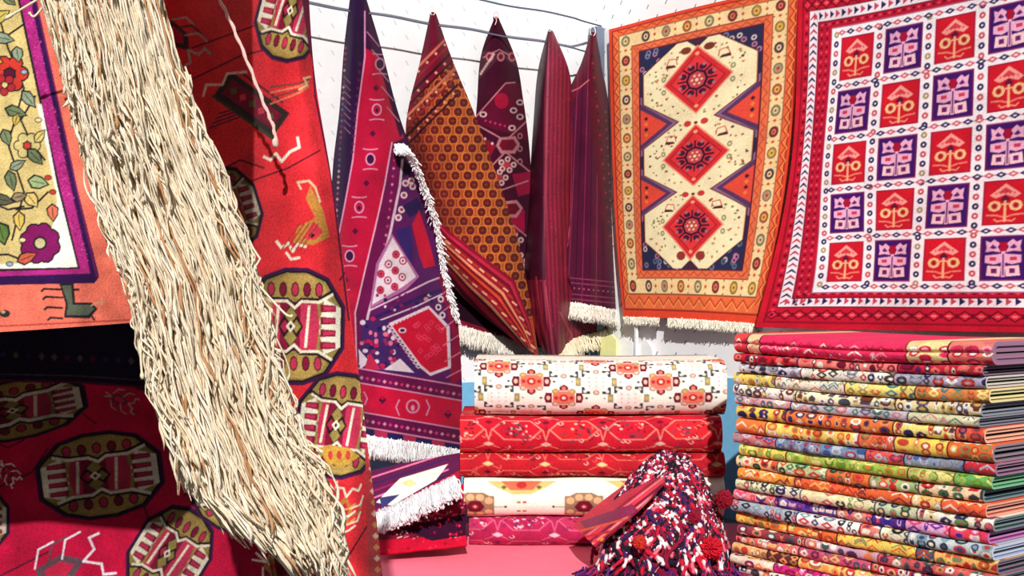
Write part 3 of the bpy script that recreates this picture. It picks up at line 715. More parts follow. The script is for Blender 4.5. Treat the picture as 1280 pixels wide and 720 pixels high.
def cv_B():
    c = Cv(495, 5, 685, 460, 1.8, (196, 84, 34))
    OR, BR, LT = (198, 78, 30), (100, 30, 30), (236, 150, 60)
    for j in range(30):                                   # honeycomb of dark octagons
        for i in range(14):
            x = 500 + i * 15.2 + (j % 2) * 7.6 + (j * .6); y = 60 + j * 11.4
            k = min(1, max(0, (x - 512 - max(0, (y - 160)) * .30) / 50))  # leftward darkening: maroon colour plus painted shade
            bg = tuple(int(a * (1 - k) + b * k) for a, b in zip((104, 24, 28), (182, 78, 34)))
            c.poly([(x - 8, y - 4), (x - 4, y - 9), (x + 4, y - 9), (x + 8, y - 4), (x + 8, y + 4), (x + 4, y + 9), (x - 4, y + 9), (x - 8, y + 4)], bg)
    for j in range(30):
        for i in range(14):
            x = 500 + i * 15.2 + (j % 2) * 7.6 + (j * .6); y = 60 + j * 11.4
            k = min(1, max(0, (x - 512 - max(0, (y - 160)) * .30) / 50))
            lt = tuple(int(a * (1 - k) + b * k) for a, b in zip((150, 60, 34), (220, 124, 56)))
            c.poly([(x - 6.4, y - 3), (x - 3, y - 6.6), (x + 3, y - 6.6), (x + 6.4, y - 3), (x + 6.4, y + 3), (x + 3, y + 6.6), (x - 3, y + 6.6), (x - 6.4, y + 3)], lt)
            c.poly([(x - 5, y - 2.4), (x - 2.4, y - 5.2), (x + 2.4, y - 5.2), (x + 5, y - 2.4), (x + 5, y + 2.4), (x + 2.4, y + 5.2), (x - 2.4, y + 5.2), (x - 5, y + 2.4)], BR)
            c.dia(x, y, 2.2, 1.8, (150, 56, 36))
    # stripes slanting over the tip
    c.poly([(500, 0), (580, 0), (568, 76), (524, 116), (500, 170)], (120, 14, 40))
    for k in range(9):
        y = 44 + k * 12; c.line([(508, y + 42), (572, y - 22)], 3.2 if k % 2 else 2.0, [(60, 8, 30), (214, 110, 90), (160, 24, 50), (60, 8, 30)][k % 4])
        if k % 2:
            for m in range(6): c.dia(512 + m * 11, y + 44 - m * 11, 2.2, 2.2, (236, 170, 140))
    c.poly([(534, 10), (550, 10), (553, 50), (530, 66)], (110, 12, 44))
    # border stripes sweeping to the lower right
    up = [(545, 272), (560, 288), (600, 318), (643, 350), (662, 400), (673, 450)]
    dn = [(545, 325), (560, 345), (580, 372), (602, 396), (640, 428), (672, 452)]
    up = np.array(up, float); dn = np.array(dn, float)
    tt = [0, .07, .14, .20, .33, .39, .45, .51, .55, .68, .74, .80, .90, 1]
    cc = [(150, 14, 50), (206, 40, 70), (120, 12, 40), (172, 20, 44), (240, 150, 110), (130, 14, 40), (216, 70, 40), (120, 10, 36), (176, 22, 44), (244, 160, 120), (110, 10, 36), (196, 26, 62), (90, 8, 40)]
    for k in range(13):
        a = up * (1 - tt[k]) + dn * tt[k]; b = up * (1 - tt[k + 1]) + dn * tt[k + 1]
        c.poly(list(map(tuple, a)) + list(map(tuple, b[::-1])), cc[k])
    for t in (.265, .615):
        m = hermite(np.arange(6), up * (1 - t) + dn * t, np.linspace(0, 5, 26))
        for i, (x, y) in enumerate(m): c.line([(x - 2.5, y - 2), (x + 2.5, y + 2)], 2.4, (250, 190, 150) if i % 2 else (190, 60, 50))
    return c.done(.07, .05, 6, 0.88)
B_rows = [
 [(538, 16, .13), (540, 15, .15), (542, 15, .15), (545, 17, .13)],
 [(526, 72, .08), (538, 72, .18), (550, 72, .18), (563, 68, .08)],
 [(507, 165, .05), (533, 162, .20), (566, 158, .20), (596, 150, .08)],
 [(518, 240, .06), (555, 240, .22), (597, 236, .20), (624, 228, .10)],
 [(540, 318, .08), (578, 312, .24), (620, 306, .22), (647, 300, .12)],
 [(585, 378, .10), (614, 374, .24), (642, 370, .20), (661, 368, .13)],
 [(669, 446, .16), (670, 445, .17), (671, 444, .17), (673, 443, .16)]]
rb = thing('hanging_rug', P1(proj_left, 670, 446, .16), 'rust orange rug with honeycomb pattern, hung as a point from the wire', 'rug')
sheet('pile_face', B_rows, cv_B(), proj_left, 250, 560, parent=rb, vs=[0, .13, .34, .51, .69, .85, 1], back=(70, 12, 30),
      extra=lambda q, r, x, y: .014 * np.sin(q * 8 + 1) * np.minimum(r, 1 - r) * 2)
loop(rb, 541, 12, .15, 12)

def cv_C():
    c = Cv(550, 10, 700, 450, 1.7, (74, 8, 40))
    CR, LN, WH = (150, 14, 50), (206, 130, 140), (232, 190, 186)
    c.poly([(600, 64), (640, 64), (655, 90), (626, 70), (598, 100)], (90, 40, 60))
    c.line([(604, 72), (624, 62), (646, 74)], 1.6, LN)
    for x in (612, 626, 640): c.ell(x, 71, 5, 6, LN, 10); c.ell(x, 71, 3, 3.6, (140, 14, 50), 10)
    for i in range(9): c.dia(601 + i * 2, 92 - i * 3, 2, 2.4, WH)
    c.poly([(592, 148), (634, 104), (660, 104), (668, 180), (640, 168), (600, 156)], (104, 10, 48))
    c.line([(594, 147), (632, 104), (644, 103)], 1.7, LN); c.ell(627, 126, 9, 10, (178, 16, 60), 12); c.dots((604, 150), (640, 160), 6, 2, (200, 50, 110))
    for x, y in [(604, 143), (642, 138), (650, 146), (640, 160), (650, 128)]: c.ell(x, y, 5, 4, WH, 8); c.ell(x, y, 2.6, 2, (80, 10, 50), 8)
    c.line([(596, 156), (632, 176), (660, 150)], 2, LN); c.line([(612, 210), (632, 190), (664, 216)], 2, LN)
    c.poly([(596, 166), (620, 182), (608, 206), (598, 190)], (150, 14, 44)); c.dots((604, 172), (622, 184), 4, 2.2, WH, (60, 60, 60))
    c.poly([(624, 172), (644, 170), (650, 180), (644, 192), (626, 192), (620, 182)], LN); c.poly([(627, 175), (642, 174), (646, 181), (641, 188), (628, 188), (624, 182)], (130, 12, 44))
    for i in range(3): c.ell(650, 170 + i * 16, 3.4, 4, LN, 8); c.ell(650, 170 + i * 16, 2, 2.4, (90, 10, 40), 8)
    def rosette(x, y):
        for a in range(5): t = a * 1.2; c.ell(x + 8 * math.cos(t), y + 7 * math.sin(t), 4, 4, WH, 8); c.ell(x + 8 * math.cos(t), y + 7 * math.sin(t), 1.8, 1.8, (140, 30, 60), 6)
        c.ell(x, y, 5, 4, (200, 60, 80), 8)
    rosette(634, 206); rosette(624, 222); rosette(650, 326); rosette(643, 300)
    c.poly([(640, 218), (664, 214), (666, 240), (648, 246)], (170, 16, 64)); c.poly([(634, 270), (656, 262), (656, 290), (640, 292)], (180, 14, 66))
    c.poly([(628, 252), (646, 250), (654, 260), (646, 272), (630, 272)], LN); c.poly([(631, 255), (645, 254), (650, 261), (644, 268), (633, 268)], (120, 12, 44))
    c.line([(620, 240), (660, 226)], 1.8, LN); c.line([(640, 280), (664, 300)], 1.8, LN); c.line([(638, 345), (660, 330)], 1.8, LN)
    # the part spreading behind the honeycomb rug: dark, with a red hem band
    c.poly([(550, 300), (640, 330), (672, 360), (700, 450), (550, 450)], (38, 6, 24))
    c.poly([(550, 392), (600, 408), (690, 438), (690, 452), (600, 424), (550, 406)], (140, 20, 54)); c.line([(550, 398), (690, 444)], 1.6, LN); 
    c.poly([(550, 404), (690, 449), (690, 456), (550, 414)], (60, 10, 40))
    return c.done(.07, .05, 7, 0.8)
C_rows = [
 [(618, 22, .13), (619, 21, .13), (621, 21, .13), (623, 22, .13)],
 [(603, 62, .05), (614, 60, .11), (628, 60, .11), (642, 66, .05)],
 [(596, 130, .03), (614, 130, .10), (634, 130, .10), (654, 124, .04)],
 [(590, 220, .03), (614, 220, .09), (638, 220, .09), (664, 214, .04)],
 [(572, 310, .03), (604, 315, .07), (636, 320, .07), (666, 320, .04)],
 [(562, 404, .04), (600, 414, .06), (645, 426, .06), (690, 440, .05)]]
rc = thing('hanging_rug', P1(proj_left, 640, 430, .05), 'dark maroon pointed rug with pale rosettes, hung behind the rust honeycomb rug', 'rug')
_, WC = sheet('pile_face', C_rows, cv_C(), proj_left, 180, 520, parent=rc, vs=[0, .1, .27, .49, .71, 1], back=(50, 8, 26))
fringe(rc, WC[-1, ::20], (0, 0, -.085), 460, .0028, (252, 248, 238), (228, 218, 204), .1, 9)
loop(rc, 620, 18, .135, 9, (240, 190, 190))

def cv_D():
    c = Cv(645, 25, 800, 460, 1.7, (150, 26, 62))
    for i in range(60):
        x = 650 + i * 2.6; c.line([(x, 30), (x - 4, 240), (x + 4, 460)], .9, (122, 14, 50) if i % 2 else (182, 50, 84))
    rs = random.Random(4)
    for i in range(500): c.dia(rs.uniform(655, 800), rs.uniform(60, 450), .8, 1.1, rs.choice([(196, 70, 96), (110, 12, 44)]))
    c.poly([(640, 30), (688, 30), (680, 120), (679, 250), (682, 350), (660, 350), (645, 300)], (74, 8, 44))  # dark left flank is painted shade, the side away from the sun
    c.line([(700, 390), (715, 420), (700, 445)], 2.2, (206, 80, 100)); c.line([(716, 400), (740, 420)], 2, (96, 10, 50))
    for k in range(5): c.line([(664 + k * 6, 340 + k * 6), (672 + k * 5, 400), (684 + k * 3, 445)], 1.5, (206, 70, 90) if k % 2 else (96, 10, 50))
    return c.done(.08, .04, 8, 0.78)
D_rows = [
 [(685, 38, .14), (686, 37, .15), (688, 37, .15), (690, 38, .14), (691, 39, .13), (692, 40, .12)],
 [(674, 80, .07), (681, 78, .17), (691, 76, .19), (701, 78, .17), (708, 82, .15), (710, 84, .14)],
 [(667, 150, .05), (676, 150, .20), (691, 150, .24), (706, 150, .22), (713, 152, .18), (715, 153, .16)],
 [(661, 260, .05), (671, 260, .20), (688, 260, .26), (704, 260, .23), (711, 260, .19), (714, 260, .17)],
 [(656, 350, .06), (668, 350, .20), (687, 350, .27), (702, 350, .24), (709, 352, .20), (712, 354, .18)],
 [(666, 415, .10), (676, 416, .20), (690, 416, .27), (704, 412, .22), (720, 404, .12), (760, 398, .06)],
 [(680, 440, .15), (684, 442, .20), (692, 443, .24), (702, 442, .20), (720, 422, .12), (786, 405, .06)]]
rd = thing('hanging_rug', P1(proj_left, 690, 443, .24), 'plain crimson rug rolled into a tall narrow spindle on the wire', 'rug')
_, WD = sheet('pile_face', D_rows, cv_D(), proj_left, 220, 520, parent=rd, vs=[0, .1, .28, .55, .77, .93, 1], mat=M_SILK,
              extra=lambda q, r, x, y: .008 * np.sin(q * 26) * r)
e = WD[-1, -98::10] + np.array([-.004, -.02, -.004])
fringe(rd, e, (.01, -.02, -.075), 380, .0030, (252, 242, 216), (232, 216, 180), .12, 10)
loop(rd, 687, 34, .15, 9, (236, 236, 226))

def cv_E():
    c = Cv(695, 25, 800, 420, 1.8, (88, 16, 52))
    c.poly([(695, 25), (760, 25), (752, 120), (735, 90), (722, 120), (700, 150)], (112, 12, 44))
    for k in range(7): c.line([(718 + k * 6, 60), (700 + k * 9, 390)], 1.1, (150, 44, 84) if k % 2 else (60, 8, 40))
    c.poly([(738, 40), (752, 60), (762, 150), (772, 380), (756, 300), (742, 180), (735, 110)], (96, 8, 36))
    for i in range(26): c.dia(740 + i * .9, 70 + i * 9, 1.6, 2.2, (180, 34, 56) if i % 2 else (60, 6, 30))
    for i in range(20): c.dia(757 + i * .6, 140 + i * 11, 1.3, 2, (190, 70, 80))
    c.line([(710, 116), (724, 110), (736, 100)], 1.6, (206, 110, 110))
    for y in (346, 352, 366, 372): c.line([(700, y), (780, y + 8)], 1.5, (150, 60, 96))
    for i in range(12): c.dia(706 + i * 6, 359 + i * .6, 1.6, 1.4, (180, 90, 120))
    return c.done(.07, .05, 9, 0.85)
E_rows = [
 [(738, 42, .13), (740, 40, .15), (742, 40, .15), (745, 42, .13)],
 [(726, 80, .08), (734, 80, .16), (742, 80, .18), (752, 80, .08)],
 [(708, 120, .09), (726, 118, .17), (744, 118, .19), (760, 124, .09)],
 [(702, 220, .10), (728, 220, .17), (746, 220, .19), (765, 222, .10)],
 [(700, 310, .12), (728, 312, .17), (750, 314, .19), (770, 314, .11)],
 [(703, 377, .14), (728, 380, .19), (752, 384, .19), (777, 390, .12)]]
re_ = thing('hanging_rug', P1(proj_left, 740, 382, .2), 'plum brown rug hanging in the corner beside the orange rug', 'rug')
_, WE = sheet('flat_weave', E_rows, cv_E(), proj_left, 150, 480, parent=re_, vs=[0, .12, .23, .52, .79, 1], mat=M_FLAT,
              extra=lambda q, r, x, y: .010 * np.sin(q * 17) * r)
fringe(re_, WE[-1, ::18], (0, 0, -.075), 420, .0030, (255, 250, 240), (232, 224, 208), .08, 11)
loop(re_, 741, 38, .15, 12)

# small things pinned low on the wall behind the stacks
M_PAPER = mat_plain('white_card', (250, 250, 252), rough=.6); M_YEL = mat_plain('pale_yellow_card', (246, 244, 170), rough=.6)
M_GREY = mat_plain('grey_rail', (140, 146, 156), rough=.5)
def card(name, px0, py0, px1, py1, top, mat, label, cat, f=proj_left, off=.02, group=None):
    pts = [(px0, py1), (px1, py1)] + top
    fr = np.array([P1(f, x, y, off) for x, y in pts]); n = NL if f is proj_left else NRW
    bk = fr - np.array([n[0], n[1], 0]) * .012
    k = len(pts); V = np.vstack([fr, bk])
    fs = [np.array([list(range(k))]), np.array([list(range(2 * k - 1, k - 1, -1))]), np.array([(i, i + k, (i + 1) % k + k, (i + 1) % k) for i in range(k)])]
    o = mk(name, V, fs, None, mat, None, smooth=False); return tag(o, label, cat, group)
card('price_card', 749, 424, 770, 466, [(770, 425), (764, 418), (751, 423)], M_YEL, 'small pale yellow card behind the ivory medallion carpet', 'card', f=proj_right, off=.08)
card('white_card', 771, 424, 792, 462, [(791, 428), (780, 424), (771, 426)], M_PAPER, 'small white card beside the yellow one, left of the thin white rod', 'card', f=proj_right, off=.03)
card('white_card', 798, 424, 820, 462, [(814, 434), (808, 425), (797, 430)], M_PAPER, 'small white pointed card right of the thin white rod', 'card', f=proj_right, off=.03)
card('grey_slat', 736, 412, 742, 466, [(742, 412), (736, 414)], M_GREY, 'narrow dark grey slat left of the small yellow card', 'slat', off=.03)
card('white_rod', 793, 408, 795.5, 462, [(795.5, 408), (793, 408)], M_PAPER, 'thin white upright rod under the orange rug fringe', 'rod', f=proj_right, off=.045)
# ------------------------------------------------------------------ foreground: big red carpet hanging on the left
def gul(c, cx, cy, rx, ry, rot=0, bright=1.0, seed=1):
    def k(col): return tuple(int(v * bright) for v in col)
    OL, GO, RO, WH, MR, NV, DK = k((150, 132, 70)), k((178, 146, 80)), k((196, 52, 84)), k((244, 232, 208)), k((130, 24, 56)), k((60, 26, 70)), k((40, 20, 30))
    c.t = (cx, cy, rx, ry, rot)
    w_ = max(rx, ry)
    oc = lambda s: [(-s, -.38 * s), (-.62 * s, -.86 * s), (-.2 * s, -s), (.25 * s, -s), (.66 * s, -.84 * s), (s, -.36 * s), (s, .36 * s), (.66 * s, .84 * s), (.2 * s, s), (-.25 * s, s), (-.64 * s, .84 * s), (-s, .4 * s)]
    c.poly(oc(1.05), NV); c.poly(oc(.995), DK); c.poly(oc(.955), OL)
    # top and bottom lobes
    for s in (-1, 1):
        c.poly([(-.66, s * .52), (-.5, s * .8), (-.1, s * .93), (.3, s * .92), (.62, s * .74), (.74, s * .5), (.3, s * .42), (0, s * .52), (-.3, s * .42)], GO)
        for i in range(5):
            x = -.5 + i * .25; c.ell(x, s * .66, .085, .14, DK, 8); c.ell(x, s * .66, .065, .115, MR if i % 2 else RO, 8)
    # side lobes, ivory with fingers
    for s in (-1, 1):
        c.poly([(s * .96, -.34), (s * .62, -.5), (s * .5, 0), (s * .62, .5), (s * .96, .36)], WH)
        for j in range(4):
            y = -.33 + j * .22
            c.poly([(s * .54, y - .07), (s * .86, y - .055), (s * .86, y + .055), (s * .54, y + .07)], MR)
            c.poly([(s * .60, y - .04), (s * .84, y - .03), (s * .84, y + .03), (s * .60, y + .04)], RO)
        c.line([(s * .52, -.46), (s * .44, -.1), (s * .54, 0), (s * .44, .1), (s * .52, .46)], w_ * .05, OL)
    # centre
    c.poly([(-.46, -.44), (.46, -.44), (.52, 0), (.46, .44), (-.46, .44), (-.52, 0)], RO)
    c.poly([(-.3, -.44), (.12, -.44), (.12, .44), (-.3, .44)], MR)
    c.dia(-.08, 0, .26, .42, DK); c.dia(-.08, -.2, .13, .16, OL); c.dia(-.08, .2, .13, .16, OL); c.dia(-.2, 0, .1, .12, k((170, 40, 70))); c.dia(.04, 0, .1, .12, OL)
    c.dia(-.08, 0, .1, .11, WH); c.dia(-.08, 0, .04, .05, DK)
    for x in (-.37, .27): c.line([(x - .03, .36), (x + .03, -.36)], w_ * .05, WH)
    # ivory outline with a V in it, above and below the centre
    for s in (-1, 1):
        c.line([(-.74, s * .58), (-.5, s * .48), (-.16, s * .47), (0, s * .36), (.14, s * .47), (.5, s * .47), (.78, s * .62)], w_ * .085, DK)
        c.line([(-.74, s * .55), (-.5, s * .45), (-.16, s * .45), (0, s * .33), (.14, s * .45), (.5, s * .44), (.78, s * .58)], w_ * .05, WH)
    c.t = (0, 0, 1, 1, 0)

def hook(c, x, y, s, rot, col, col2, wd=3.0):
    """bracket shaped minor ornament with a pair of ivory hooks"""
    c.t = (x, y, s, s, rot)
    c.poly([(-.5, -.18), (.1, -.3), (.55, -.02), (.1, .3), (-.5, .2)], col2); c.poly([(-.34, -.1), (.05, -.17), (.3, 0), (.05, .17), (-.34, .1)], (170, 30, 60))
    for q in (-1, 1):
        for j in range(3): c.line([(-.5 + j * .3, q * .2), (-.3 + j * .3, q * .55), (.05 + j * .3, q * .6)], wd * .8, col2 if j % 2 else col)
    c.line([(.5, 0), (.8, -.16), (.78, -.42), (1.0, -.44)], wd, col); c.line([(.5, 0), (.84, .18), (.8, .4), (1.05, .46)], wd, col)
    c.line([(-.9, -.1), (-.5, 0), (-.9, .14)], wd, col)
    c.t = (0, 0, 1, 1, 0)

def cv_red(base=(222, 46, 56), wine=False):
    c = Cv(-70, -40, 500, 760, 1.25, base)
    DK, WH, OL, NV = (60, 14, 34), (244, 226, 206), (170, 140, 70), (70, 20, 60)
    # thin guide lines between the guls
    for p in [[(-70, 640), (40, 590), (60, 560)], [(175, 620), (190, 660)], [(300, 330), (330, 350)], [(385, 470), (425, 510), (440, 480)], [(225, 240), (300, 200), (330, 210)],
              [(228, 105), (300, 70), (340, 60)], [(290, 235), (360, 210), (400, 188)], [(0, 720), (60, 690)], [(425, 350), (445, 320)], [(420, 720), (470, 640)], [(300, 560), (350, 480)],
              [(30, 550), (10, 560), (-30, 540)], [(230, 620), (260, 560)], [(330, 720), (380, 650), (400, 590)], [(240, 60), (380, 10)], [(70, 490), (120, 530)]]:
        c.line(p, 1.8, DK)
    gul(c, 125, 594, 76, 52, -.13, .74); gul(c, 212, 694, 46, 62, .55, .74); gul(c, 22, 512, 84, 36, -.2, .62)  # left guls dimmed by the brightness factor, shade put into their colour
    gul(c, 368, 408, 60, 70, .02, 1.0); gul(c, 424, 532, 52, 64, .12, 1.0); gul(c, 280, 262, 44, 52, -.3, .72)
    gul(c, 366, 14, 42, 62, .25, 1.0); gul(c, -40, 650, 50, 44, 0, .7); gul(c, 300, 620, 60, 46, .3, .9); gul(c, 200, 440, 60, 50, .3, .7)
    c.poly([(398, 560), (412, 556), (436, 560), (450, 570), (430, 584), (408, 578)], (206, 160, 66))
    for i in range(3): c.ell(413 + i * 11, 569, 3.2, 6, (206, 70, 60), 8)
    # dark bracket ornament near the top
    c.t = (315, 130, 1, 1, .62)
    c.poly([(-45, -18), (45, -18), (45, 18), (-45, 18)], (50, 40, 40)); c.poly([(-38, -11), (38, -11), (38, 11), (-38, 11)], (120, 20, 50)); c.line([(-45, 20), (48, 20)], 4, (60, 66, 50)); c.line([(-30, -24), (30, -24)], 2.4, (80, 30, 60))
    for i in range(5): c.dia(-28 + i * 14, 0, 5, 6, (200, 60, 80) if i % 2 else (90, 90, 60))
    c.t = (0, 0, 1, 1, 0)
    c.line([(254, 120), (258, 106), (278, 106), (284, 92), (308, 90)], 3.0, (226, 196, 190)); c.line([(330, 196), (338, 200), (345, 192), (352, 202), (362, 190), (374, 184), (372, 172)], 3.6, WH)
    for k in range(4): c.line([(262 + k * 4, 160 - k * 6), (300, 146 - k * 4)], 1.8, (60, 40, 60)); c.line([(338, 130 - k * 7), (374, 116 - k * 4), (386, 108 - k * 3)], 2.0, (90, 70, 60) if k % 2 else (214, 130, 90))
    c.line([(374, 112), (384, 106), (380, 98), (388, 96)], 2.6, (236, 190, 140))
    # flame like ornament right of the tassel
    c.poly([(388, 232), (404, 262), (412, 296), (392, 306), (366, 304), (372, 284), (394, 272), (382, 248)], (190, 130, 60)); c.poly([(392, 276), (404, 290), (394, 300), (378, 298)], (214, 54, 70)); c.dia(390, 294, 4, 4, (40, 24, 40))
    c.line([(376, 236), (372, 228), (386, 226), (394, 234), (400, 252)], 3, (226, 190, 150)); c.line([(346, 302), (352, 310), (360, 304), (366, 314), (372, 306), (382, 308)], 3.8, WH); c.line([(358, 316), (364, 324), (374, 322)], 3.4, WH)
    for i in range(5): c.line([(352 + i * 6, 312), (374 + i * 6, 280)], 1.5, (150, 60, 50))
    # hooks lower right and lower left
    hook(c, 430, 638, 34, -1.4, WH, (170, 110, 50), 2.6); hook(c, 76, 712, 60, -.35, (206, 196, 206), (84, 60, 70), 3.0); hook(c, 350, 712, 40, .5, WH, (150, 110, 60), 2.6)
    for k in range(4): c.line([(410 + k * 2, 640 + k * 10), (436, 636 + k * 9), (444, 630 + k * 9)], 2.2, WH if k % 2 else (206, 150, 80))
    hook(c, 222, 46, 42, .9, (170, 150, 150), (60, 46, 50), 3.0); hook(c, 10, 590, 18, .9, (200, 190, 180), (90, 30, 50), 2)
    hook(c, 150, 500, 22, .4, (150, 120, 110), (80, 40, 50), 2)
    # speckled side border, seen lower right
    c.poly([(456, 560), (490, 560), (500, 760), (462, 760)], (190, 60, 66))
    for i in range(26): c.dia(464 + (i % 2) * 7 + i * .4, 572 + i * 7, 4, 4.4, [(214, 150, 90), (100, 30, 70), (236, 200, 170), (226, 60, 60)][i % 4])
    c.line([(385, -40), (394, 120), (414, 220), (436, 400)], 2.2, (80, 16, 60))
    c.poly([(372, -40), (386, -40), (396, 60), (394, 90), (386, 60)], (110, 22, 60))
    if wine:                                             # lower carpet's top painted near black for deep shade, patterned as an indigo border
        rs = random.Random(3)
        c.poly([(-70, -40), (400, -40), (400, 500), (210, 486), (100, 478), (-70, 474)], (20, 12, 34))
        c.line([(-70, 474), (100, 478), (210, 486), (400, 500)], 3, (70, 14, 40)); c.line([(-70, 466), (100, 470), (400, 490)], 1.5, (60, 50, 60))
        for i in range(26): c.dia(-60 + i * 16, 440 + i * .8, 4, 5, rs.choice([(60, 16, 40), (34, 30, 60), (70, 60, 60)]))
    return c.done(.10, .07, 12)
RR = [
 # left ....................................................... right edge
 [(-70, -40, 2.45), (60, -40, 2.47), (170, -40, 2.74), (250, -40, 2.52), (325, -40, 2.16), (362, -40, 2.08), (384, -40, 2.14)],
 [(-70, 90, 2.45), (60, 90, 2.47), (170, 90, 2.74), (255, 90, 2.50), (332, 90, 2.14), (370, 90, 2.08), (393, 90, 2.13)],
 [(-70, 220, 2.48), (60, 220, 2.50), (180, 220, 2.66), (270, 220, 2.38), (340, 220, 2.12), (386, 220, 2.08), (414, 220, 2.13)],
 [(-70, 340, 2.52), (60, 340, 2.60), (185, 340, 2.56), (280, 340, 2.30), (355, 340, 2.10), (402, 340, 2.08), (431, 340, 2.13)],
 [(-70, 450, 2.62), (60, 450, 2.62), (190, 450, 2.54), (290, 450, 2.26), (365, 450, 2.10), (416, 450, 2.09), (446, 450, 2.14)],
 [(-70, 560, 2.60), (60, 560, 2.60), (195, 560, 2.50), (300, 560, 2.30), (375, 560, 2.12), (428, 560, 2.09), (460, 560, 2.14)],
 [(-70, 670, 2.56), (60, 670, 2.56), (200, 670, 2.50), (310, 670, 2.30), (385, 670, 2.13), (440, 670, 2.09), (473, 670, 2.20)],
 [(-70, 760, 2.52), (60, 760, 2.52), (200, 760, 2.46), (310, 760, 2.30), (385, 760, 2.13), (446, 760, 2.09), (482, 760, 2.20)]]
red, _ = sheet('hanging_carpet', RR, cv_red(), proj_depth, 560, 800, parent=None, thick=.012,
               us=[0, .23, .45, .62, .76, .88, 1],
               extra=lambda q, r, x, y: .012 * np.sin(x * .035 + y * .012) + .008 * np.sin(y * .03 + x * .01) + .01 * np.exp(-((y - x * .2 - 620) / 14.) ** 2) * (x > 380))
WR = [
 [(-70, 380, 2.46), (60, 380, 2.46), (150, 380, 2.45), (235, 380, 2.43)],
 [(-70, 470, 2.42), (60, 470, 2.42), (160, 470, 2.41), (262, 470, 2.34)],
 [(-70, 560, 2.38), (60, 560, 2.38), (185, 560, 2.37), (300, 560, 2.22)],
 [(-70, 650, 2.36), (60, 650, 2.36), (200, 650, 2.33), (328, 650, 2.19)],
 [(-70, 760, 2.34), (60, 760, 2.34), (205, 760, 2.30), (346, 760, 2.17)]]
wine, _ = sheet('hanging_carpet', WR, cv_red((162, 14, 50), True), proj_depth, 420, 420, thick=.012, extra=lambda q, r, x, y: .010 * np.sin(x * .035 + y * .012) - .02)  # separate wine colouring carries part of the deep shade here
tag(wine, 'dark wine carpet with octagonal medallions at the lower left, painted shade below the floral rug', 'carpet')
tag(red, 'big bright red carpet with octagonal medallions hanging behind the cream tassel', 'carpet')

